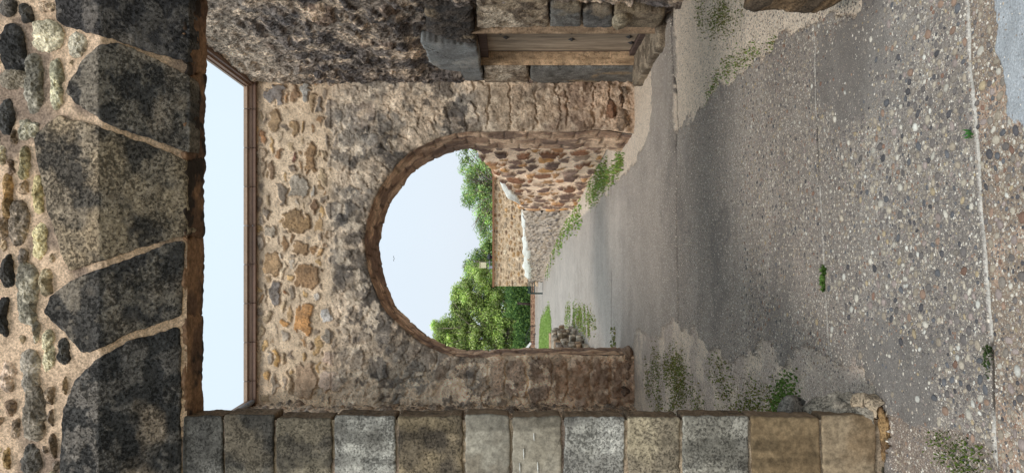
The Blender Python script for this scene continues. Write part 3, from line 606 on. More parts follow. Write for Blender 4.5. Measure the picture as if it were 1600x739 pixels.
adopt(sidew, sheet('rubble_face', S, T, h, col, rfr, M_RUBD, None, sd=door_sd, round_edge=.02))
def rblk(name, px_poly, c1, c2, c3=None, hoff=.03, thick=.3, mat=M_ASH, **k):
    pl = [rp(*p) for p in px_poly]
    o = blk(name, mat, None, pl, lambda a, b, h: rfr(a, b, h + hoff), thick, pal=pal3(c1, c2, c3, **k.pop('pk', {})), N=240, R=34, **k); return o
dl = rblk('door_lintel', [(656, 58), (745, 68), (749, 90), (755, 121), (728, 122), (722, 108), (690, 104), (672, 94), (664, 72)], (132, 134, 134), (116, 116, 116), (152, 150, 146), hoff=.045, mat=M_ASHS, bulge=.0, edge=.012, amp=.006, seed=701, jit=.015)
rb = [rblk('facing_block', [(664, 4), (736, 2), (740, 40), (743, 65), (700, 57), (668, 46)], (66, 62, 60), (88, 80, 74), (140, 124, 104), hoff=.03, amp=.02, bulge=.02, seed=702, jit=.02, pk=dict(t3=(.6, .72))),
      rblk('facing_block', [(745, -8), (856, -8), (857, 39), (800, 40), (746, 41)], (172, 154, 132), (120, 106, 92), (196, 180, 160), hoff=.02, amp=.02, bulge=.01, seed=703, jit=.01),
      rblk('facing_block', [(860, 2), (907, 4), (908, 40), (860, 40)], (128, 126, 122), (104, 100, 96), (146, 134, 116), hoff=.02, amp=.009, bulge=.01, seed=704, jit=.01),
      rblk('facing_block', [(911, 12), (955, 11), (958, 40), (911, 41)], (116, 114, 112), (96, 94, 92), (140, 128, 112), hoff=.02, amp=.009, bulge=.01, seed=705, jit=.01),
      rblk('facing_block', [(960, 12), (1040, 18), (1034, 34), (1026, 41), (960, 40)], (150, 136, 116), (128, 114, 98), None, hoff=.02, amp=.009, bulge=.01, seed=706, jit=.01),
      rblk('facing_block', [(756, 104), (826, 104), (826, 127), (757, 127)], (164, 148, 130), (120, 106, 92), (190, 176, 158), hoff=.02, amp=.018, bulge=.01, seed=707, jit=.008),
      rblk('facing_block', [(829, 104), (1004, 103), (996, 127), (829, 128)], (126, 124, 120), (106, 104, 100), (150, 134, 112), hoff=.02, amp=.008, bulge=.012, seed=708, jit=.008, pk=dict(t3=(.6, .7)))]
adopt(sidew, dl, *rb)
# round fossil-like knob in a block
m = MB(); c0 = rp(970, 26); pl = [(c0[0] + .2 * math.cos(w), c0[1] + .085 * math.sin(w)) for w in np.linspace(0, 2 * math.pi, 10, endpoint=False)]
adopt(sidew, blk('round_stone', M_ASH, None, pl, lambda a, b, h: rfr(a, b, h + .065), .05, bulge=.02, amp=.012, pal=pal3((176, 164, 142), (140, 128, 108)), N=100, R=16, seed=710))
# reveals, back box
RV = .17
mb = MB(); kr = lin((150, 128, 104))
def quadgrid(P0, P1, P2, P3, n, m_, k, seed, amp=.02):
    P0, P1, P2, P3 = map(np.array, (P0, P1, P2, P3)); u, v = np.meshgrid(np.linspace(0, 1, n), np.linspace(0, 1, m_), indexing='ij'); u = u[..., None]; v = v[..., None]
    V = P0 * (1 - u) * (1 - v) + P1 * u * (1 - v) + P2 * u * v + P3 * (1 - u) * v
    nr = np.cross(P1 - P0, P3 - P0).astype(float); nr /= np.linalg.norm(nr); q = fbm(V[..., 0] * 3 + V[..., 1], V[..., 2] + V[..., 0], 7, 4, seed); q2 = fbm(V[..., 0] * 3 + V[..., 1], V[..., 2], 30, 3, seed + 3)
    edge = np.minimum(np.minimum(u, 1 - u), np.minimum(v, 1 - v))[..., 0] > .001
    V = V + nr * ((q - .5) * amp * 2 * edge)[..., None]; K = lin(k) * (.6 + .5 * q + .3 * q2)[..., None]
    I = np.arange(n * m_).reshape(n, m_); return V, np.stack([I[:-1, :-1], I[1:, :-1], I[1:, 1:], I[:-1, 1:]], -1).reshape(-1, 4), K
def rw(Y, Z, dep): return (float(xr(Y)) + dep, Y, Z)
DE = DY1 - .03
mb.add(*quadgrid(rw(DE, -.05, -.0), rw(DE, -.05, RV + .05), rw(DE, 1.96, RV + .05), rw(DE, 1.96, -.0), 24, 90, (158, 134, 108), 41))
mb.add(*quadgrid(rw(DY0, -.05, -.05), rw(DY0, -.05, RV + .05), rw(DY0, 2.1, RV + .05), rw(DY0, 2.1, -.05), 24, 90, (140, 120, 100), 42))
mb.add(*quadgrid(rw(DY0 - .05, DZ1, -.03), rw(DY1 + .05, DZ1, -.03), rw(DY1 + .05, DZ1, RV + .05), rw(DY0 - .05, DZ1, RV + .05), 60, 16, (110, 96, 82), 43, .008))
adopt(sidew, mb.build('door_reveal', M_RUB, None, smooth=True))
adopt(sidew, blk('threshold', M_ASH, None, [(7.78, .0), (9.42, .0), (9.42, .55), (7.78, .55)], lambda a, b, h: np.stack([xr(a) - .22 + np.asarray(b) , np.asarray(a, float) + 0 * np.asarray(b), .075 + np.asarray(h) + 0 * np.asarray(a)], -1), .16, bulge=.01, edge=.02, amp=.015, pal=pal3((150, 136, 118), (112, 100, 86), None), N=200, R=24, seed=720, jit=.015))
door = empty('door', (0, 0, 0)); door.parent = sidew
rz = math.atan2(-.057, 1) * -1
def dbox(m, Y, Z, dep, dY, dZ, dX, k): m.box((float(xr(Y)) + dep, Y, Z), (dX, dY, dZ), k, rz=.057)
mb = MB(); kw = lin((160, 144, 126)); Yp = DY1
for w in (.12, .36, .3, .3, .28):
    Yp -= w; dbox(mb, Yp + w / 2, 1.0, RV + (.015 if w == .12 else 0), w - .01, 1.7, .04, kw * random.uniform(.75, 1.15))
for z in (.35, 1.65): dbox(mb, (DY0 + DY1) / 2, z, RV + .035, 1.3, .12, .03, kw * .6)
adopt(door, mb.build('door_planks', M_WOOD, None))
mb = MB(); kf = lin((96, 80, 74))
dbox(mb, (DY0 + DY1) / 2, 1.875, RV - .03, 1.36, .09, .1, kf); dbox(mb, DY1 - .03, 1.0, RV + .03, .06, 1.75, .07, kf * .8); dbox(mb, DY0 + .03, 1.0, RV + .03, .06, 1.75, .07, kf * .8); dbox(mb, (DY0 + DY1) / 2, .1, RV - .01, 1.36, .08, .1, kf)
adopt(door, mb.build('door_frame', M_WOOD, None))
studs = []
for (x, y) in [(782, 53), (791, 60), (893, 52), (893, 63), (983, 59), (986, 68), (983, 50)]:
    den = (CY - y) / F; Y = (2.58 + RV - .03) / (den + .057); Z = EYE + (800 - x) * Y / F
    s = .07; X = float(xr(Y)) + RV - .022; V = [(X, Y - s, Z), (X, Y, Z - s * .6), (X, Y + s, Z), (X, Y, Z + s * .6), (X - .025, Y, Z)]
    m = MB(); m.add(V, [(0, 1, 4, 4), (1, 2, 4, 4), (2, 3, 4, 4), (3, 0, 4, 4)], lin((46, 42, 42))); o = m.build('stud', M_PAINT, None); adopt(door, o)
mb = MB(); kd = lin((70, 60, 55))
mb.box((float(xr(8.6)) + RV + .33, 8.6, 1.1), (.5, 2.2, 2.4), kd, rz=.057); adopt(sidew, mb.build('wall_core', M_MORT, None))
mb = MB()
a0 = np.array(rw(3.43, 0, .28)); a1 = np.array(rw(10.9, 0, .28)); mid = (a0 + a1) / 2
for k in range(14):
    Y = 3.7 + k * .52; cc = kc * random.uniform(.8, 1.15)
    mb.box((float(xr(Y)) + .2, Y, WT + .035), (.56, .516, .05), cc, rz=.057); mb.box((float(xr(Y)) - .05, Y, WT + .07), (.09, .516, .03), lin((160, 136, 116)) * random.uniform(.8, 1.15), rz=.057)
    mb.box((float(xr(Y)) - .03, Y, WT - .01), (.05, .51, .04), lin((116, 90, 74)) * random.uniform(.85, 1.15), rz=.057)
adopt(sidew, mb.build('coping', M_PAINT, None))
mb = MB(); mb.box((float(xr(8.9)) + .9, 5.6, 2.45), (.6, 4.3, 4.9), kd, rz=.057); mb.box((float(xr(9.8)) + .45, 9.95, 2.45), (.7, 1.1, 4.9), kd, rz=.057); mb.box((float(xr(8.6)) + .37, 8.6, 3.5), (.5, 2.2, 2.75), kd, rz=.057)
adopt(sidew, mb.build('wall_body', M_MORT, None))
# left wall of the courtyard (almost edge-on behind the pier)
leftw = empty('side_wall', (-2.2, 7, 0), 'narrow sliver of rubble side wall just behind the squared block pier', 'wall')
st = Stones(); st.courses(3.4, 10.1, 0, 5, (.08, .18), (.12, .4), pal_r, random.Random(31), .4)
XL = -2.19
S, T, h, col = rubble(st, np.r_[np.arange(3.43, 8, .06), np.arange(8, 10.05, .02)], np.arange(-.05, WT - .02, .02), .03, (178, 160, 140), 45, warp=.04, rough=.02, post=lambda S, T, h, col, e, ID, n1, n2, n3: (h + .1 * (fbm(S, T, 3, 4, 9) - .5), mixc(col, np.broadcast_to(lin((150, 134, 118)), col.shape), .4)))
adopt(leftw, sheet('rubble_face', S, T, h, col, lambda a, b, h: np.stack([XL + .04 * (10 - a) * 0 + h, a, b], -1), M_RUBD, None, flip=True))
mb = MB(); mb.box((XL - .4, 6.7, 2.42), (.68, 6.6, 4.8), kd); adopt(leftw, mb.build('wall_body', M_MORT, None))
mb = MB()
for k in range(12): mb.box((XL - .3, 3.8 + k * .56, WT + .03), (.75, .55, .05), kc * random.uniform(.8, 1.1)); mb.tube([(XL + .06, 3.55 + k * .56, WT - .02), (XL + .06, 4.08 + k * .56, WT - .02)], .03, 8, lin((130, 134, 140)))
adopt(leftw, mb.build('coping', M_PAINT, None))

# ------------------------------------------------------------------ 4. GROUND
def g2(x, y):
    d = EYE * F / (x - 800.0); return ((CY - y) / F * d, d)
def px_of(X, Y): return 800 + EYE * F / Y, CY - X * F / Y
def pip(x, y, poly):
    P = np.array(poly, float); r = np.zeros(x.shape, bool); j = len(P) - 1
    for i in range(len(P)):
        a, b = P[i], P[j]
        if a[1] != b[1]:
            c = ((a[1] > y) != (b[1] > y)) & (x < (b[0] - a[0]) * (y - a[1]) / (b[1] - a[1]) + a[0]); r ^= c
        j = i
    return r
DIRT_R = [(1046, 20), (1050, 62), (1058, 205), (1068, 190), (1085, 165), (1100, 155), (1115, 140), (1140, 120), (1165, 100), (1185, 88), (1205, 75), (1240, 60), (1265, 52), (1300, 42), (1330, 28), (1346, 0), (1346, -900), (1046, -900)]
DIRT_W = [(1046, -400), (1040, 44), (1028, 75), (1017, 102), (1016, 197), (1012, 213), (998, 240), (981, 262), (955, 290), (930, 318), (900, 345), (875, 365), (860, 400), (852, 430), (846, 440), (846, -400)]
DIRT_L = [(900, 800), (940, 560), (985, 540), (1000, 519), (1027, 526), (1050, 497), (1065, 519), (1090, 526), (1100, 545), (1150, 560), (1185, 548), (1240, 560), (1300, 548), (1330, 575), (1366, 604), (1385, 655), (1385, 1900), (900, 1900)]
DIRT_B = [(1385, 650), (1420, 655), (1470, 664), (1510, 680), (1545, 700), (1560, 760), (1600, 1200), (1385, 1600)]
CEM = [(1552, -50), (1558, 60), (1562, 120), (1568, 190), (1582, 208), (1604, 214), (1640, 190), (1640, -50)]
jX = {0: [(-3, 2.23), (-.557, 2.477), (-.27, 2.5), (.148, 2.552), (.807, 2.624), (3, 2.86)], 1: [(-3, 3.46), (-.534, 3.764), (.224, 3.88), (1.037, 3.964), (3, 4.2)],
      2: [(-4, 6.95), (-.6, 7.2), (.1, 7.27), (.99, 7.28), (1.97, 7.5), (3, 7.7)], 3: [(-4, 11.9), (4, 12.2)], 4: [(-8, 19.8), (8, 20.3)], 5: [(-8, 28), (8, 28.4)]}
def joint(k, X): a = np.array(jX[k]); return np.interp(X, a[:, 0], a[:, 1])
def gmasks(X, Y):
    x, y = px_of(X, Y)
    w = (fbm(X, Y, 3.0, 5, 301, .62) - .5); w2 = (fbm(X, Y, 3.0, 5, 311, .62) - .5); sc = F / Y / 400.
    xx = x + w * 70 * sc ** 1; yy = y + w2 * 110 * sc
    qx, qy = px_of(X + .45 * w2, np.maximum(Y + .22 * w, 1)); dr = pip(xx, yy, DIRT_R) | pip(xx, yy, DIRT_W); dl_ = pip(qx + w * 25 * sc, qy, DIRT_L); db = pip(xx, yy, DIRT_B); ce = pip(xx, yy, CEM)
    return x, y, dr.astype(float), dl_.astype(float), db.astype(float), ce.astype(float)
def ground_fields(X, Y):
    x, y, dr, dl_, db, ce = gmasks(X, Y)
    dirt = np.maximum(np.maximum(dr, dl_), db)
    nb = fbm(X, Y, .9, 4, 401); nm = fbm(X, Y, 4.5, 4, 402, .6); nf = fbm(X, Y, 22, 4, 403, .6); ny = fbm(X * .6, Y * 2.2, 1.4, 4, 407, .6)
    base = np.broadcast_to(lin((128, 119, 112)), X.shape + (3,)) * (.72 + .36 * nm + .25 * nf)[..., None]
    base = mixc(base, lin((154, 145, 137)) * (.8 + .4 * nf)[..., None], .6 * sst(ny, .48, .66))
    base = mixc(base, lin((116, 109, 104)) * (.8 + .4 * nf)[..., None], .5 * sst(nb, .52, .7) * (1 - sst(Y, 4.2, 5.2)))
    farm = sst(Y, 7.0, 9); base = mixc(base, lin((164, 153, 144)) * (.8 + .4 * ny)[..., None], .75 * farm)
    near = (Y < joint(0, X)).astype(float)
    base = mixc(base, lin((138, 118, 100)) * (.8 + .4 * nf)[..., None], .8 * near); base = mixc(base, lin((182, 150, 128)) * (.8 + .4 * nf)[..., None], .6 * near * sst(fbm(X, Y, 5, 3, 409), .52, .62))
    smooth = .7 * np.maximum(sst(fbm(X, Y, 1.6, 3, 411), .64, .72), 0) * (1 - near)
    # two worn, cement-smooth places
    for (sx, sy, rx, ry) in ((1330, 95, .34, .5), (1395, 565, .22, .30), (1420, 600, .2, .25)):
        a, b = g2(sx, sy); q = np.sqrt(((X - a) / rx) ** 2 + ((Y - b) / ry) ** 2) + .9 * (fbm(X, Y, 7, 4, 413) - .5); smooth = np.maximum(smooth, 1 - sst(q, .6, 1.05))
    base = mixc(base, lin((108, 102, 97)) * (.75 + .5 * nf)[..., None], .6 * smooth * (Y < 6))
    far_m = sst(Y, 5, 8); base = base * (1 + far_m * (.5 * (fbm(X, Y * .7, 5, 4, 431, .7) - .5) + .5 * (fbm(X, Y * .4, 1.1, 3, 432, .7) - .5)))[..., None]; agg = (1.1 + .2 * far_m) * np.ones_like(X) * (.6 + .8 * nm); agg = agg * (1 - .85 * smooth)
    cem = ce; base = mixc(base, lin((158, 160, 163)) * (.75 + .5 * nf)[..., None], cem); agg = agg * (1 - .9 * cem)
    dcol = np.broadcast_to(lin((214, 196, 176)), base.shape) * (.72 + .3 * nm + .3 * nf)[..., None]
    dcol = mixc(dcol, lin((158, 142, 134)) * (.75 + .5 * nf)[..., None], .8 * dl_ * sst(nm, .3, .6))
    dcol = mixc(dcol, lin((108, 92, 84)) * (.7 + .6 * nf)[..., None], .85 * db)
    col = mixc(base, dcol, dirt); agg = agg * (1 - dirt) + dirt * (1.25 * (.5 + nm))
    z = .012 * (nb - .5) + .004 * (nf - .5) * 1
    z = z * (1 - dirt) + dirt * (-.02 + .03 * (nm - .5) + .01 * (nf - .5))
    z = z + .006 * cem + .004 * smooth
    for k in range(6):
        jd = np.abs(Y - joint(k, X) - .012 * (fbm(X, Y * 0, 5, 3, 500 + k) - .5) * 2); wj = [.012, .008, .034, .02, .03, .05][k]
        g = (1 - sst(jd, wj * .55, wj)) * (1 - dirt if k != 2 else 1)
        if k < 2:
            brk = sst(fbm(X, Y * 0, 2.3, 3, 510 + k), .33, .45); lc = lin((190, 183, 174)) * (.6 + .8 * nf)[..., None]
            col = mixc(col, mixc(np.broadcast_to(lin((64, 56, 50)), lc.shape), lc, brk), g * .9); z = z - .006 * g; agg = agg * (1 - g)
            rim = (1 - sst(np.abs(jd - wj * 1.6), 0, wj * .8)) * (1 - dirt); col = col * (1 - .28 * rim)[..., None]
        else:
            col = mixc(col, lin((52, 46, 44)) * np.ones_like(col), g * (.85 if k != 2 else .35 + .6 * (X > .8))); z = z - .02 * g * (Y < 14); agg = agg * (1 - g)  # dark joints; the slab step's shadow by the gravel wedge is painted in too
    # courtyard falls away under the grass banks further off
    return z, col, agg, dirt, smooth, cem, x, y
def lawn_mask(X, Y):
    x, y = px_of(X, Y); return x, y
yy = np.concatenate([np.linspace(1.2, 2.1, 40), 1 / np.linspace(1 / 2.1, 1 / 13.0, 760)[1:], 1 / np.linspace(1 / 13., 1 / 70., 130)[1:]])
uu = np.linspace(-.62, .62, 560)
U, Y = np.meshgrid(uu, yy, indexing='ij'); Y = Y; X = U * np.maximum(Y, 3.8)
Z, col, agg, dirt, smo, cem, _, _ = ground_fields(X, Y)
Z = Z * (1 - sst(Y, 12, 16)); V = np.stack([X, Y, Z], -1); n, m = X.shape; I = np.arange(n * m).reshape(n, m)
Q = np.stack([I[:-1, :-1], I[1:, :-1], I[1:, 1:], I[:-1, 1:]], -1).reshape(-1, 4)
pav = mesh_np('paved_ground', V.reshape(-1, 3), Q, col.reshape(-1, 3), M_GND)
at = pav.data.attributes.new('Agg', 'FLOAT', 'POINT'); at.data.foreach_set('value', agg.ravel().astype(np.float32)); tag(pav, kind='structure')
mb = MB(); g_, h_ = np.meshgrid(np.linspace(-900, 900, 60), np.linspace(-300, 1500, 60), indexing='ij'); Vg = np.stack([g_, h_, np.full_like(g_, -.06)], -1).reshape(-1, 3); I = np.arange(3600).reshape(60, 60)
mb.add(Vg, np.stack([I[:-1, :-1], I[1:, :-1], I[1:, 1:], I[:-1, 1:]], -1).reshape(-1, 4), lin((128, 120, 96))); tag(mb.build('ground', attr_mat('open ground', fine=3, mid=.4)), kind='structure')

# pebbles standing proud of the paving
def pebbles():
    rg = np.random.default_rng(12); VV = []; QQ = []; KK = []; n0 = 0
    pal = np.array([lin(c) for c in [(226, 216, 200), (206, 192, 172), (186, 170, 150), (160, 148, 136), (140, 130, 124), (124, 116, 112), (114, 113, 116), (170, 140, 120), (150, 116, 98), (198, 176, 142), (96, 92, 94), (178, 160, 152), (236, 230, 218)]])
    prob = np.array([1.6, 2.2, 3, 3.4, 3.2, 2.6, 1.4, 1.4, .7, 1, 1, 1.8, .7]); prob /= prob.sum()
    grid = {}
    def tryadd(X, Y, r):
        k = (int(X / .04), int(Y / .04))
        for i in (-1, 0, 1):
            for j in (-1, 0, 1):
                for (a, b, q) in grid.get((k[0] + i, k[1] + j), ()):
                    if (a - X) ** 2 + (b - Y) ** 2 < ((q + r) * .92) ** 2: return False
        grid.setdefault(k, []).append((X, Y, r)); return True
    P = []
    for (cnt, r0, r1, ya, yb, lim) in ((2600, .013, .021, 2.0, 4.3, .9), (9000, .008, .014, 2.0, 5.2, .8), (36000, .0045, .009, 2.0, 7.2, .7), (46000, .003, .0058, 2.0, 6.2, .7)):
        Yc = 1 / rg.uniform(1 / yb, 1 / ya, cnt) if r1 < .014 else rg.uniform(ya, yb, cnt); Xc = rg.uniform(-.36, .36, cnt) * np.maximum(Yc, 3.0); R = rg.uniform(r0, r1, cnt)
        Zg, _, ag, di, sm, ce, _, _ = ground_fields(Xc, Yc)
        dens = np.clip(.25 + 2.2 * (fbm(Xc, Yc, 2.6, 3, 601) - .3), .1, 1) * (1 - .93 * sm) * (1 - ce) * (1 - .35 * di if r1 < .01 else 1 - di)
        if r0 > .01: dens = dens * sst(4.6 - Yc, .3, 1.5) * 1.1
        jd = np.minimum(np.abs(Yc - joint(0, Xc)), np.abs(Yc - joint(1, Xc))); ok = (rg.uniform(0, 1, cnt) < dens) & (jd > R + .006)
        for i in np.nonzero(ok)[0]:
            if Yc[i] > 3.0 and Xc[i] < -.74: pass
            if tryadd(Xc[i], Yc[i], R[i]): P.append((Xc[i], Yc[i], Zg[i], R[i]))
    P = np.array(P); n = len(P)
    ns = 9; rings = [(1.0, -.15), (.96, .22), (.72, .62), (.36, .86)]
    ang = np.linspace(0, 2 * np.pi, ns, endpoint=False); el = rg.uniform(.55, .95, n); ro = rg.uniform(0, np.pi, n); fl = rg.uniform(.25, .5, n); irr = 1 + rg.uniform(-.14, .14, (n, ns))
    V = []
    for (rr_, zz) in rings:
        a = P[:, 3:4] * rr_ * irr; lx = a * np.cos(ang); ly = a * np.sin(ang) * el[:, None]
        V.append(np.stack([P[:, 0:1] + lx * np.cos(ro)[:, None] - ly * np.sin(ro)[:, None], P[:, 1:2] + lx * np.sin(ro)[:, None] + ly * np.cos(ro)[:, None], P[:, 2:3] + (zz * fl * P[:, 3])[:, None] + 0 * lx], -1))
    top = np.stack([P[:, 0], P[:, 1], P[:, 2] + .93 * fl * P[:, 3]], -1)[:, None]
    V = np.concatenate(V + [top], 1); nv = V.shape[1]
    q = [(r * ns + k, r * ns + (k + 1) % ns, (r + 1) * ns + (k + 1) % ns, (r + 1) * ns + k) for r in range(3) for k in range(ns)]; q = np.array(q); t = np.array([(3 * ns + k, 3 * ns + (k + 1) % ns, 4 * ns, 4 * ns) for k in range(ns)])
    q = np.r_[q, t]; Q = (q[None] + (np.arange(n) * nv)[:, None, None]).reshape(-1, 4)
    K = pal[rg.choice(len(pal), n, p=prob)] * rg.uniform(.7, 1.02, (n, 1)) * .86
    # lowest rings darker, where the cement meets the stone
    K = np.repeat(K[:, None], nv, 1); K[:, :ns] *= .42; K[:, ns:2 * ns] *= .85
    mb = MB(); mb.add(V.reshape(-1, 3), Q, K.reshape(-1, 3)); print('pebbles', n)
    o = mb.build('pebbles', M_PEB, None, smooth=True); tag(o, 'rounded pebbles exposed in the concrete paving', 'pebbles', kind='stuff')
pebbles()

# ------------------------------------------------------------------ 5. BEYOND THE ARCH
# rubble wall running away on the right
RW = [(1.36, 11.1, 2.3), (1.44, 12.4, 2.14), (1.2, 14.6, 1.84), (.98, 16.6, 1.62), (.8, 18.2, 1.42), (.68, 20.2, 1.2), (.3, 23.5, 1.12), (-.2, 27, 1.02), (-.79, 31, .9), (-1.5, 35, .78), (-2.3, 39, .66)]
A = np.array(RW); sl = np.r_[0, np.cumsum(np.hypot(np.diff(A[:, 0]), np.diff(A[:, 1])))]
ruin = empty('ruined_wall', (1.2, 14, 0), 'brown stone ruin wall with wide pale joints stepping down away from the arch', 'wall')
def ruin_face(name, s0, s1, res, seed, pal, mort, hr, wr, rel, capn=.12):
    st = Stones(); st.courses(s0 - .3, s1 + .3, 0, 2.6, hr, wr, pal, random.Random(seed), .45, hgt=(.5, 1.4), ang=.2)
    sa = np.arange(s0, s1, res * 1.4); ta = np.arange(0, 1.0001, res / 2.2)
    mh = np.interp(sa, sl, A[:, 2])
    tb = np.arange(0, 2.4, res); S, T, h, col = rubble(st, sa, tb, rel, mort, seed, warp=.1, wf=6, mw=.03, redge=.02, rough=.012)
    top = np.interp(sa, sl, A[:, 2]) + capn * (fbm(sa, sa * 0, 1.8, 4, seed) - .5) * 2
    cx_ = np.interp(S, sl, A[:, 0]); cy_ = np.interp(S, sl, A[:, 1]); over = np.clip(T - top[:, None], 0, None)
    Zv = np.minimum(T, top[:, None] + .12 * (1 - np.exp(-over / .12))); back = over * .9
    nx = -.99; V = np.stack([cx_ + nx * h + np.clip(back, 0, .6), cy_ - .1 * h, Zv], -1)
    n, m = S.shape; I = np.arange(n * m).reshape(n, m); Q = np.stack([I[:-1, :-1], I[:-1, 1:], I[1:, 1:], I[1:, :-1]], -1).reshape(-1, 4)
    return mesh_np(name, V.reshape(-1, 3), Q, col.reshape(-1, 3), M_RUB)
pB = lambda u, v, r: r.choice([(130, 90, 66), (148, 106, 74), (110, 86, 74), (172, 126, 80), (128, 104, 90), (160, 120, 84), (100, 78, 68), (142, 118, 100)])
pC = lambda u, v, r: r.choice([(118, 106, 96), (136, 118, 100), (96, 88, 84), (150, 130, 108), (110, 96, 84)])
o1 = ruin_face('near_length', 0, sl[5], .022, 71, pB, (206, 178, 152), (.14, .34), (.2, .72), .04); o2 = ruin_face('far_length', sl[5], sl[-1], .045, 72, pC, (176, 160, 144), (.09, .17), (.14, .4), .06, .06)
adopt(ruin, o1, o2)
mb = MB(); 
for k in range(len(A) - 1):
    p, q = A[k], A[k + 1]; n = 3
    for j in range(n):
        f = (j + .5) / n; x = p[0] + (q[0] - p[0]) * f; y = p[1] + (q[1] - p[1]) * f; z = p[2] + (q[2] - p[2]) * f; L = math.hypot(*(q[:2] - p[:2])) / n
        mb.box((x + .42, y, z / 2 - .04), (.66, L * 1.02, z), lin((120, 100, 84)), rz=-math.atan2(q[0] - p[0], q[1] - p[1]))
adopt(ruin, mb.build('wall_core', M_FAR, None))
# white lime lumps capping it
cap = MB()
def P3(x, y, d): return ((CY - y) / F * d, d, EYE + (800 - x) / F * d)
cap.add(*lump([P3(789, 266, 15.4), P3(788, 280, 15.8), P3(793, 292, 16.4), P3(800, 304, 17), P3(812, 318, 17.8)], [.03, .09, .12, .1, .02], 5))
cap.add(*lump([P3(784, 268, 15.6), P3(790, 284, 16.1), P3(797, 296, 16.8)], [.02, .08, .06], 8))
ks = np.interp(np.linspace(sl[5] + .6, sl[-1] - .5, 14), sl, range(len(A)))
pts = [(np.interp(k, range(len(A)), A[:, 0]) + .12, np.interp(k, range(len(A)), A[:, 1]), np.interp(k, range(len(A)), A[:, 2]) + .03) for k in ks]
cap.add(*lump(pts, [.05, .1, .12, .06, .1, .16, .14, .2, .12, .2, .22, .16, .24, .05], 9))
adopt(ruin, cap.build('lime_capping', M_ASHS, None, smooth=True))

# long low building
bd = 46.0; bl = empty('stone_building', P3(841, 365, bd)[:2] + (0,), 'long flat-topped tan stone building beyond the low ruin wall', 'building')
x0 = (CY - 447) / F * bd; x1 = (CY - 262) / F * bd; zt = EYE + (800 - 771.5) / F * bd
st = Stones(); pD = lambda u, v, r: r.choice([(172, 146, 114), (158, 130, 98), (182, 160, 134), (148, 118, 88), (142, 126, 108), (170, 136, 96), (186, 170, 148), (130, 106, 86)])
st.courses(x0 - .3, x1 + .3, 0, zt, (.1, .22), (.15, .5), pD, random.Random(8), .4)
S, T, h, col = rubble(st, np.arange(x0, x1, .04), np.arange(-.05, zt, .04), .05, (184, 162, 136), 83, warp=.05, wf=4, mw=.02, redge=.05, rough=.02)
adopt(bl, sheet('front_wall', S, T, h, col, lambda a, b, h: np.stack([a, bd - h, b], -1), M_FAR, None))
mb = MB(); mb.box(((x0 + x1) / 2, bd + 2.53, zt / 2 - .05), (x1 - x0 - .02, 5, zt - .05), lin((176, 150, 120))); adopt(bl, mb.build('rear_walls', M_FAR, None))
mb = MB(); mb.box(((x0 + x1) / 2, bd + 2.45, zt + .03), (x1 - x0 + .1, 5.3, .1), lin((134, 92, 64))); adopt(bl, mb.build('roof', M_PAINT, None))
vent = empty('roof_vent_unit', P3(770, 415, bd + .8), 'cream box unit on thin legs standing on the tan building roof', 'vent unit')
vx = (CY - 415) / F * bd; mb = MB(); mb.box((vx, bd + .8, zt + .66), (.34, .3, .36), lin((214, 208, 176))); mb.box((vx, bd + .8, zt + .86), (.4, .36, .04), lin((196, 190, 160))); adopt(vent, mb.build('housing', M_PAINT, None))
for dx in (-.14, .14):
    m_ = MB(); m_.tube([(vx + dx * 1.4, bd + .8, zt + .08), (vx + dx, bd + .8, zt + .5)], .025, 6, lin((150, 156, 160))); adopt(vent, m_.build('leg', M_PAINT, None))
m_ = MB(); m_.box((vx, bd + .8, zt + .27), (.55, .1, .06), lin((120, 126, 134))); m_.box((vx - .12, bd + .78, zt + .2), (.16, .16, .2), lin((150, 158, 168))); adopt(vent, m_.build('bracket', M_PAINT, None))
fx = (CY - 402) / F * bd; mb = MB(); mb.tube([(fx, bd + .9, zt + .08), (fx, bd + .9, zt + .2)], .1, 12, lin((50, 50, 54))); mb.tube([(fx, bd + .9, zt + .2), (fx, bd + .9, zt + .3), (fx, bd + .9, zt + .38), (fx, bd + .9, zt + .42)], [.19, .2, .14, .03], 14, lin((44, 46, 52)))
o = mb.build('roof_cowl', M_PAINT, None, smooth=True); tag(o, 'dark rounded ventilator on the tan building roof beside the cream box', 'ventilator')

# low brown boundary wall beyond, post, railing, sign, bench
bw = empty('boundary_wall', (-5, 52, 0), 'low reddish brown wall along the foot of the green trees', 'wall')
bx0 = (CY - 620) / F * 52; bx1 = (CY - 440) / F * 52; st = Stones(); st.courses(bx0, bx1, -.1, .5, (.08, .13), (.15, .4), lambda u, v, r: r.choice([(118, 84, 68), (140, 108, 88), (98, 72, 60), (128, 100, 84)]), random.Random(3), .3)
S, T, h, col = rubble(st, np.arange(bx0, bx1, .05), np.arange(-.05, .3, .035), .03, (160, 130, 108), 93)
adopt(bw, sheet('wall_face', S, T, h, col, lambda a, b, h: np.stack([a, 52 - h, b], -1), M_FAR, None)); mb = MB(); mb.box(((bx0 + bx1) / 2, 52.22, .1), (bx1 - bx0, .4, .38), lin((128, 102, 84))); adopt(bw, mb.build('wall_core', M_FAR, None))
px_, pd = (CY - 475) / F * 52.8, 52.8
mb = MB(); mb.tube([(px_, pd, 0), (px_ + .02, pd, .8), (px_ + .06, pd, 1.1)], [.09, .085, .08], 10, lin((72, 62, 58))); mb.tube([(px_ + .06, pd, 1.1), (px_ + .05, pd, 1.18)], [.1, .09], 10, lin((88, 78, 70)))
o = mb.build('wooden_post', M_BARK, None, smooth=True); tag(o, 'dark upright post in front of the shaded tree foot', 'post')
rail = empty('railing', (P3(841, 525, 50)[0], 50, 0), 'black metal railing of a small ramp beside the low brown wall', 'railing')
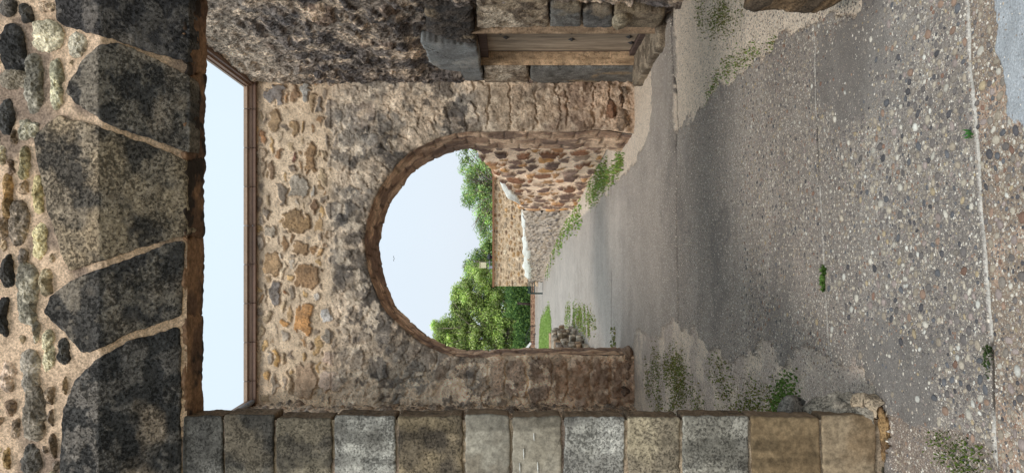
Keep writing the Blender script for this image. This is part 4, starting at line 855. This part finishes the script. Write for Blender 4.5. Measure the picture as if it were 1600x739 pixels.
def bar(pp, r=.022, k=(34, 34, 36), name='rail_bar', parent=None, d=50): 
    m = MB(); m.tube([P3(a, b, d + c) for a, b, c in pp], r, 6, lin(k)); o = m.build(name, M_PAINT, None); adopt(parent, o)
bar([(842, 508, 0), (829, 509, 0), (822, 524, 1), (822, 537, 1.4)], name='top_rail', parent=rail); bar([(842, 522, 0), (833, 522, 0.6)], name='post', parent=rail); bar([(838, 537, 1.4), (822, 537, 1.4)], name='post', parent=rail); bar([(842, 508.5, 0), (835, 524, .8), (834, 536, 1.3)], name='lower_rail', parent=rail)
m = MB(); 
for k in range(8):
    f = k / 8; m.tube([P3(839 - 4 * f, 510 + 26 * f, 50 + f * 1.4), P3(827 - 5 * f, 510 + 26 * f, 50 + f * 1.4)], .012, 5, lin((40, 40, 42)))
adopt(rail, m.build('balusters', M_PAINT, None))
sg = empty('sign_panel', (P3(841, 543, 49)[0], 49, 0), 'slanted white panel on a short post beside the black railing', 'sign')
m = MB(); p0 = np.array(P3(830, 536, 49)); p1 = np.array(P3(817, 552, 49)); a = p1 - p0; nn = np.array((a[2], 0, -a[0])); nn = nn / np.linalg.norm(nn) * .09; V = []
for dy in (0, .06):
    for q in (p0 - nn * .3, p1 - nn, p1 + nn, p0 + nn * 1.1): V.append(q + np.array((0, dy, 0)))
m.add(V, [(0, 1, 2, 3), (4, 7, 6, 5), (0, 4, 5, 1), (1, 5, 6, 2), (2, 6, 7, 3), (3, 7, 4, 0)], lin((232, 232, 230))); adopt(sg, m.build('panel', M_PAINT, None)); m = MB(); m.tube([P3(841, 544, 49.1), P3(824, 544, 49.1)], .03, 8, lin((60, 60, 60))); adopt(sg, m.build('post', M_PAINT, None))
bn = empty('bench', (P3(848, 446, 39)[0], 39, 0), 'dark green metal bench with open frame at the end of the ruin wall', 'bench')
kg = (44, 64, 62); D = 38.8
bx = P3(848, 446, D)[0]
def lbox(m, x, y, z, dx, dy, dz, k=kg): m.box((bx + x, D + y, z), (dx, dy, dz), lin(k))
m = MB(); [lbox(m, 0, -.2 + .1 * k, .42, .86, .07, .03) for k in range(5)]; adopt(bn, m.build('seat', M_PAINT, None))
m = MB(); [lbox(m, 0, .28, .52 + .07 * k, .86, .03, .04) for k in range(4)]; adopt(bn, m.build('backrest', M_PAINT, None))
for sx in (-.4, .4):
    for sy in (-.2, .26):
        m = MB(); lbox(m, sx, sy, .2 if sy < 0 else .36, .045, .045, .42 if sy < 0 else .74); adopt(bn, m.build('leg', M_PAINT, None))
    m = MB(); lbox(m, sx, .02, .6, .05, .5, .035); lbox(m, sx, -.2, .51, .04, .04, .17); adopt(bn, m.build('armrest', M_PAINT, None))

# low ruined stones at left beyond the arch
lr = empty('ruin_stub', (-2.3, 16, 0), 'low broken ruin wall of weathered grey stones beside the lawn beyond the arch', 'wall')
m = MB(); rr = random.Random(77)
XS = -2.3
for row in range(5):
    yq = 13.2 + rr.uniform(0, .3)
    while yq < 19.2:
        w = rr.uniform(.25, .6)
        if row > 3 and rr.random() < .45: yq += w; continue
        z = .05 + row * .125
        w2_ = w * .5; pl = [(yq + w / 2 + sx_ * w2_ * rr.uniform(.85, 1.05), z + sz_ * .066 * rr.uniform(.75, 1.1)) for sx_, sz_ in ((-1, -1), (0, -1), (1, -1), (1, 1), (0, 1.05), (-1, 1))]
        c = np.array(rr.choice([(150, 138, 124), (170, 156, 138), (132, 120, 110), (184, 170, 152), (156, 130, 106)])); off = rr.uniform(-.1, .08)
        m.add(*block(pl, lambda a, b, h, off=off: np.stack([XS + h + off - .05 * (b - .3), a, b], -1), .45, bulge=.008, edge=.012, amp=.025, pal=pal3(c, c * .65), N=36, R=7, cut=.012, jit=.02, seed=int(900 + row * 40 + yq * 2)))
        yq += w
for k in range(16):   # the far end, and loose pieces along the top
    row = k % 4; x = XS - .05 - (k // 4) * .3; z = .06 + row * .125
    pl = [(x + .17 * math.cos(q) * rr.uniform(.8, 1.1), z + .07 * math.sin(q) * rr.uniform(.8, 1.1)) for q in np.linspace(0, 2 * math.pi, 7, endpoint=False)]; c = np.array(rr.choice([(132, 120, 108), (112, 102, 94)]))
    m.add(*block(pl, lambda a, b, h: np.stack([a, 13.1 - h + 0 * a, b], -1), .3, bulge=.03, edge=.03, amp=.02, pal=pal3(c, c * .65), N=30, R=6, cut=.03, seed=1200 + k))
m.box((XS - .62, 16.15, .22), (.9, 6.0, .46), lin((120, 108, 96)))
adopt(lr, m.build('ruin_stones', M_FAR, None, smooth=True))

# lawn + tufts
def tufts(name, label, cat, pts, hgt, n_each, cols, spread, wid=.006, kind='stuff', leafy=False, group=None, seed=1):
    if 'lawn' in label: pass
    elif name == 'grass': hgt *= .6; n_each = max(5, int(n_each * .7)); spread *= 1.2
    elif len(pts) > 45: pts = [p for i, p in enumerate(pts) if i % 5 < 4]; hgt *= .34; wid *= .7; n_each = int(n_each * 1.1); spread *= 2.1
    else: hgt *= .75; spread *= 1.4; n_each = max(4, int(n_each * .6))
    rg = np.random.default_rng(seed); pts = np.array(pts, float); n = len(pts) * n_each; B = np.repeat(pts, n_each, 0); B[:, :2] += rg.normal(0, spread, (n, 2))
    a = rg.uniform(0, 2 * np.pi, n); H = hgt * rg.uniform(.35, 1.1, n); lean = rg.uniform(.1, 1.1 if leafy else .7, n) * H
    w = wid * rg.uniform(.6, 1.4, n); dx, dy = np.cos(a), np.sin(a); px1, py1 = -dy, dx
    p0 = B + np.stack([-px1 * w * .5, -py1 * w * .5, 0 * w], -1); p1 = B + np.stack([px1 * w * .5, py1 * w * .5, 0 * w], -1)
    mw = w * (1.0 if leafy else .7); md = B + np.stack([dx * lean * .45, dy * lean * .45, H * .6], -1)
    p2 = md + np.stack([px1 * mw, py1 * mw, 0 * w], -1); p3 = md - np.stack([px1 * mw, py1 * mw, 0 * w], -1); p4 = B + np.stack([dx * lean, dy * lean, H], -1)
    V = np.stack([p0, p1, p2, p3, p4], 1).reshape(-1, 3); i = np.arange(n)[:, None] * 5
    Q = np.concatenate([i + np.array([[0, 1, 2, 3]]), i + np.array([[3, 2, 4, 4]])]); cl = np.array([lin(c) for c in cols])[rg.integers(0, len(cols), n)] * rg.uniform(.6, 1.2, (n, 1)); K = np.repeat(cl[:, None], 5, 1) * np.array([.55, .55, .9, .9, 1.1])[None, :, None]
    m = MB(); m.add(V, Q, K.reshape(-1, 3)); o = m.build(name, M_GRASS, None, smooth=False); tag(o, label, cat, group, kind); return o
def scatter(poly, n, seed, thr=.5, f=5):
    rg = np.random.default_rng(seed); P = np.array(poly, float); x = 1 / rg.uniform(1, 1, n); xs = rg.uniform(P[:, 0].min(), P[:, 0].max(), n); ys_ = rg.uniform(P[:, 1].min(), P[:, 1].max(), n)
    k = pip(xs, ys_, poly); xs, ys_ = xs[k], ys_[k]; d = EYE * F / (xs - 800); X = (CY - ys_) / F * d; k = fbm(X, d, f, 3, seed) > thr; return np.stack([X[k], d[k], np.full(k.sum(), -.012)], -1)
G1 = [(112, 124, 62), (94, 110, 52), (132, 142, 76), (136, 128, 76)]; G2 = [(112, 150, 70), (132, 168, 82), (96, 130, 62), (150, 172, 96), (150, 146, 92)]
tufts('weeds', 'sparse olive weeds in the gravel at the foot of the left arch jamb', 'weeds', scatter([(1005, 600), (1010, 545), (1040, 560), (1060, 548), (1075, 590), (1100, 640), (1100, 660), (1020, 660)], 900, 1, .42), .045, 9, G1, .035, .01, leafy=True, seed=1)
tufts('weeds', 'weeds scattered on gravel right beside the block pier', 'weeds', scatter([(1100, 600), (1110, 545), (1120, 560), (1160, 600), (1195, 612), (1240, 600), (1240, 655), (1100, 660)], 620, 2, .5), .04, 9, G1, .03, .009, leafy=True, seed=2)
tufts('weeds', 'bright green weed clump against the pier foundation stone', 'weeds', scatter([(1198, 640), (1215, 600), (1240, 590), (1246, 618), (1225, 645), (1200, 655)], 100, 3, .2), .05, 10, [(96, 128, 62), (108, 136, 70)], .02, .01, leafy=True, seed=3)
tufts('grass_edge', 'line of grass along the curved broken edge of the paving on the right', 'grass', scatter([(1092, 158), (1106, 128), (1140, 92), (1165, 76), (1205, 66), (1208, 80), (1170, 98), (1135, 116), (1112, 148), (1098, 162)], 520, 4, .36), .045, 12, G1 + G2, .02, .008, seed=4)
tufts('weeds', 'small weed patch on the pale gravel wedge near the right wall', 'weeds', scatter([(1085, 20), (1090, 5), (1150, 3), (1160, 20), (1140, 45), (1120, 40), (1100, 52)], 420, 5, .46), .035, 8, G1, .03, .008, leafy=True, seed=5)
tufts('grass', 'bright grass strip at the foot of the brown ruin wall', 'grass', scatter([(915, 320), (918, 280), (930, 262), (948, 255), (965, 240), (975, 252), (960, 280), (940, 300), (925, 322)], 900, 6, .34, 2), .09, 9, G2, .06, .012, seed=6)
tufts('grass', 'strip of grass further along the foot of the low ruin wall', 'grass', scatter([(848, 440), (852, 415), (862, 385), (875, 362), (890, 338), (908, 328), (912, 340), (890, 362), (870, 395), (858, 425), (852, 442)], 900, 7, .3, 1), .12, 9, G2, .12, .03, seed=7)
tufts('grass', 'ragged grass patch on the paving before the broken heap of stones', 'grass', scatter([(882, 508), (884, 480), (892, 472), (905, 480), (925, 492), (933, 508), (930, 528), (915, 520), (905, 512), (895, 518)], 1500, 8, .42, 2.2), .07, 9, G1 + G2, .08, .016, seed=8)
tufts('weeds', 'weeds growing in the long joint of the middle paving slab', 'weeds', [(x, y, 0) for x, y in [g2(1289 + random.uniform(-1, 1), 418 + random.uniform(0, 36)) for _ in range(26)]], .03, 9, [(78, 108, 50), (96, 124, 60)], .006, .006, leafy=True, seed=9)
tufts('weeds', 'dark moss tuft in the nearest paving joint', 'weeds', [(x, y, -.004) for x, y in [g2(1543 + random.uniform(-3, 3), 540 + random.uniform(0, 46)) for _ in range(40)]], .014, 10, [(58, 74, 40), (72, 88, 48)], .006, .004, leafy=True, seed=10)
tufts('weeds', 'small weed sprig in the white joint filler', 'weeds', [(x, y, 0) for x, y in [g2(1519 + random.uniform(-4, 3), 214 + random.uniform(-4, 4)) for _ in range(5)]], .03, 8, [(72, 120, 60), (90, 132, 70)], .006, .004, leafy=True, seed=11)
tufts('weeds', 'weeds on the dark soil in front of the pier base', 'weeds', scatter([(1448, 690), (1455, 672), (1475, 680), (1500, 690), (1530, 700), (1545, 730), (1520, 745), (1480, 735)], 110, 12, .4, 8), .035, 9, [(92, 112, 46), (84, 98, 50), (110, 120, 60)], .018, .006, leafy=True, seed=12)
tufts('weeds', 'single green sprig beside the eroded foundation stone', 'weeds', [(x, y, -.01) for x, y in [g2(1358 + random.uniform(-3, 3), 632 + random.uniform(-3, 3)) for _ in range(6)]], .03, 8, [(72, 130, 60)], .008, .007, leafy=True, seed=13)
tufts('weeds', 'small tufts in the paving under the arch', 'weeds', [(x, y, 0) for x, y in [g2(957 + random.uniform(-2, 6), 512 + random.uniform(0, 36)) for _ in range(22)]], .04, 9, G1, .03, .012, leafy=True, seed=14)
lw = [(842.5, 700), (842.5, 530), (845, 500), (858, 481), (861, 500), (863, 560), (863, 700)]
mb = MB(); P = np.array([g2(*p) for p in lw]); c = P.mean(0); V = np.r_[np.c_[P, np.full(len(P), .012)], [[c[0], c[1], .012]]]
mb.add(V, [(len(P), i, (i + 1) % len(P), (i + 1) % len(P)) for i in range(len(P))], lin((142, 162, 92))); tag(mb.build('lawn', attr_mat('lawn turf', fine=9, fine_amt=.35, mid=1.2)), kind='structure')
pts = scatter(lw, 5000, 21, .1, 1); tufts('grass', 'mown bright green lawn left of the far paving', 'grass', pts, .06, 8, [(138, 162, 88), (124, 150, 78), (152, 172, 102)], .15, .03, seed=22)

# ------------------------------------------------------------------ 6. TREES
def tree(name, label, d, blobs, trunk_y, base_z=0, leaf=.2, per=130, cols=(), seed=1, sparse=0, group='green trees beyond the building'):
    rg = np.random.default_rng(seed); rr = random.Random(seed); root = empty(name, (P3(840, trunk_y, d)[0], d, base_z), label, 'tree', group)
    Cn = []; 
    for (x, y, r, n) in blobs:
        c = np.array(P3(x, y, d)); R = r / F * d
        q = rg.normal(0, 1, (n, 3)); q /= np.linalg.norm(q, axis=1)[:, None]; q *= (rg.uniform(.25, 1, (n, 1)) ** .45) * R * np.array([1, .8, 1]); Cn.append(c + q)
    Cn = np.concatenate(Cn); m = len(Cn); cr = rg.uniform(.35, .8, m); br = rg.uniform(.38, 1.4, m)
    n = m * per; ci = np.repeat(np.arange(m), per); q = rg.normal(0, 1, (n, 3)); q /= np.linalg.norm(q, axis=1)[:, None]; rad = rg.uniform(0, 1, (n, 1)) ** .5
    P = Cn[ci] + q * rad * cr[ci][:, None] * np.array([1.15, 1.1, .8]); P[:, 2] = np.maximum(P[:, 2], .05)
    nr = q + rg.normal(0, .7, (n, 3)) + np.array([0, 0, .5]); nr /= np.linalg.norm(nr, axis=1)[:, None]
    a = np.cross(nr, rg.normal(0, 1, (n, 3))); a /= np.linalg.norm(a, axis=1)[:, None]; b = np.cross(nr, a); s = (leaf * rg.uniform(.5, 1.2, n))[:, None]
    V = np.stack([P - a * s * .5, P - b * s * .26 + a * s * .05, P + a * s * .5, P + b * s * .26 + a * s * .05], 1).reshape(-1, 3)
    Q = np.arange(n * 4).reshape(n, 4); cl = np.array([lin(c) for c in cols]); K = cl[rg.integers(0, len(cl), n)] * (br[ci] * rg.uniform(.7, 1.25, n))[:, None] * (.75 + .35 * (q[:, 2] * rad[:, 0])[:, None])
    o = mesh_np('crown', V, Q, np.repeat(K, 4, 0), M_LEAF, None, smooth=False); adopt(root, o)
    mb = MB(); X0 = P3(840, trunk_y, d)[0]; kb = lin((140, 128, 118)); topc = Cn[np.argmax(Cn[:, 2])]; zt_ = Cn[:, 2].max()
    mb.tube([(X0, d, base_z), (X0 + .1, d, zt_ * .2), (X0 - .1, d + .1, zt_ * .42), (X0 + .1, d, zt_ * .7)], [.32, .24, .17, .06], 9, kb)
    for k in rr.sample(range(m), min(m, 46 + sparse)):
        t = Cn[k]; z0 = min(zt_ * rr.uniform(.15, .5), t[2]); p = np.array((X0, d, z0)); t = t + np.array((0, -cr[k], cr[k] * .8)); md = (p + t) / 2 + np.array((rr.uniform(-.3, .3), rr.uniform(-.3, .3), rr.uniform(.1, .5))); mb.tube([p, md, t], [.08, .045, .012], 5, kb)
    adopt(root, mb.build('trunk', M_BARK, None, smooth=True)); return root
GA = [(128, 144, 84), (114, 132, 74), (150, 162, 98), (94, 116, 66), (136, 150, 82), (150, 154, 114)]; GBp = [(128, 150, 112), (112, 142, 92), (140, 158, 120)]
rr = random.Random(2)
tree('leafy_tree', 'largest bright green leafy tree left of the tan building', 58, [(745, 500, 42, 60), (715, 520, 34, 46), (760, 540, 45, 60), (700, 545, 26, 26), (780, 480, 40, 46), (745, 450, 30, 34), (720, 468, 22, 20), (690, 515, 14, 9), (800, 520, 36, 46), (770, 580, 50, 44), (725, 590, 42, 34), (815, 560, 30, 26)], 520, leaf=.18, per=240, cols=GA, seed=3)
tree('leafy_tree', 'green tree rising directly behind the roof units of the tan building', 63, [(765, 425, 26, 24), (745, 418, 18, 14), (770, 385, 20, 16), (757, 400, 16, 10), (790, 400, 30, 24), (735, 438, 14, 8)], 405, leaf=.18, per=200, cols=GA[1:4] + GBp[:1], seed=4)
tree('leafy_tree', 'lighter thin-topped tree above the right end of the tan building', 60, [(752, 290, 22, 26), (765, 330, 24, 26), (740, 275, 16, 13), (748, 310, 18, 16), (762, 258, 20, 18), (735, 300, 14, 5), (728, 262, 12, 4), (732, 318, 10, 3), (765, 355, 20, 18), (780, 300, 30, 26), (740, 240, 24, 10)], 300, leaf=.17, per=150, cols=GA[:3] + GBp, seed=5, sparse=60)
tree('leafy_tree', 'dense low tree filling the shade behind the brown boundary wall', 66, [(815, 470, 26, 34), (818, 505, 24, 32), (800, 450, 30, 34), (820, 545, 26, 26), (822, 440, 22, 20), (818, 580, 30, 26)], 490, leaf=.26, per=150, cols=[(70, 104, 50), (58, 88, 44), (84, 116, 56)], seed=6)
# bare twigs showing through
hd = empty('hedge', (-6, 57, 0), 'shrubs coloured dark as shade at the foot of the large green tree', 'hedge'); rg = np.random.default_rng(9)
n = 26000; P = np.stack([rg.uniform(-14, -3.0, n), rg.uniform(54.5, 58, n), rg.uniform(0, 1, n) ** 1.2 * 2.1], -1); P[:, 2] *= .25 + 1.2 * fbm(P[:, 0], P[:, 1] * .3, 1.1, 3, 4)
a = rg.normal(0, 1, (n, 3)); a /= np.linalg.norm(a, axis=1)[:, None]; b = np.cross(a, rg.normal(0, 1, (n, 3))); b /= np.linalg.norm(b, axis=1)[:, None]; s = rg.uniform(.1, .26, (n, 1))
V = np.stack([P - a * s * .5, P - b * s * .3, P + a * s * .5, P + b * s * .3], 1).reshape(-1, 3); K = np.array([lin((70, 92, 54)), lin((52, 72, 44)), lin((96, 118, 64))])[rg.integers(0, 3, n)] * rg.uniform(.6, 1.2, (n, 1))  # dark leaf colours stand in for the shade under the trees
adopt(hd, mesh_np('foliage', V, np.arange(n * 4).reshape(n, 4), np.repeat(K, 4, 0), M_LEAF, None, smooth=False))
for x in np.arange(-13.5, -3.2, 1.3):
    m = MB(); m.tube([(x, 56 + random.uniform(-1, 1), 0), (x + random.uniform(-.3, .3), 56, 1.2)], [.05, .02], 5, lin((90, 80, 70))); adopt(hd, m.build('stem', M_BARK, None))

# bird
B0 = np.array(P3(616, 404, 90)); m = MB(); k = lin((60, 62, 70))
m.tube([B0 + (0, -.16, 0), B0 + (0, -.05, .01), B0 + (0, .08, 0), B0 + (0, .2, -.01)], [.02, .05, .045, .01], 8, k)
for sx in (-1, 1): m.add([B0 + (sx * .03, -.06, .02), B0 + (sx * .2, -.08, .1), B0 + (sx * .38, .03, .05), B0 + (sx * .18, .06, .07), B0 + (sx * .03, .07, .02)], [(0, 1, 2, 3), (0, 3, 4, 4)], k)
tag(m.build('bird', M_PAINT, None), 'tiny dark bird flying in the sky seen through the arch', 'bird')

# ------------------------------------------------------------------ light, sky, camera
sc = bpy.context.scene
w = bpy.data.worlds.new('World'); sc.world = w; w.use_nodes = True; nt = w.node_tree; N = nt.nodes; L = nt.links; bg = N['Background']
EL, RO = math.radians(50), math.radians(200)
sky = N.new('ShaderNodeTexSky'); sky.sky_type = 'NISHITA'; sky.sun_disc = False; sky.sun_elevation = EL; sky.sun_rotation = RO; sky.dust_density = 3; sky.air_density = 1.2
tc = N.new('ShaderNodeTexCoord'); nz = N.new('ShaderNodeTexNoise'); nz.inputs['Scale'].default_value = 1.6; nz.inputs['Detail'].default_value = 5; L.new(tc.outputs['Generated'], nz.inputs['Vector'])
sep = N.new('ShaderNodeSeparateXYZ'); L.new(tc.outputs['Generated'], sep.inputs[0])
cr = N.new('ShaderNodeValToRGB'); cr.color_ramp.elements[0].color = (7.3, 7.95, 8.9, 1); cr.color_ramp.elements[0].position = .0; cr.color_ramp.elements[1].color = (7.6, 9.1, 9.8, 1); cr.color_ramp.elements[1].position = .55; L.new(sep.outputs[2], cr.inputs[0])
md = N.new('ShaderNodeMix'); md.data_type = 'RGBA'; md.blend_type = 'MULTIPLY'; md.inputs['Factor'].default_value = 1
mr = N.new('ShaderNodeMapRange'); mr.inputs[1].default_value = .3; mr.inputs[2].default_value = .7; mr.inputs[3].default_value = .96; mr.inputs[4].default_value = 1.04; L.new(nz.outputs['Fac'], mr.inputs[0])
cb = N.new('ShaderNodeCombineColor'); [L.new(mr.outputs[0], cb.inputs[i]) for i in range(3)]; L.new(cr.outputs[0], md.inputs[6]); L.new(cb.outputs[0], md.inputs[7])
mx = N.new('ShaderNodeMix'); mx.data_type = 'RGBA'; mx.inputs['Factor'].default_value = .86; L.new(sky.outputs[0], mx.inputs[6]); L.new(md.outputs[2], mx.inputs[7])
L.new(mx.outputs[2], bg.inputs[0]); bg.inputs[1].default_value = .115
sd = bpy.data.lights.new('sun', 'SUN'); sd.energy = 1.5; sd.angle = math.radians(14); sd.color = (1, .95, .88); so = bpy.data.objects.new('sun', sd); C.objects.link(so)
import mathutils
dirv = mathutils.Vector((math.sin(RO) * math.cos(EL), math.cos(RO) * math.cos(EL), math.sin(EL)))
so.rotation_euler = dirv.to_track_quat('Z', 'Y').to_euler()
cd = bpy.data.cameras.new('camera'); co = bpy.data.objects.new('camera', cd); C.objects.link(co)
cd.sensor_width = 36; cd.sensor_fit = 'HORIZONTAL'; cd.lens = F / 1600 * 36; cd.clip_start = .05; cd.clip_end = 3000
co.matrix_world = mathutils.Matrix(((0, 1, 0, 0), (0, 0, -1, 0), (-1, 0, 0, EYE), (0, 0, 0, 1)))
sc.camera = co
sc.view_settings.view_transform = 'Standard'; sc.view_settings.look = 'None'; sc.view_settings.exposure = 0
sc.render.engine = 'CYCLES'; sc.cycles.max_bounces = 6; sc.cycles.use_denoising = True
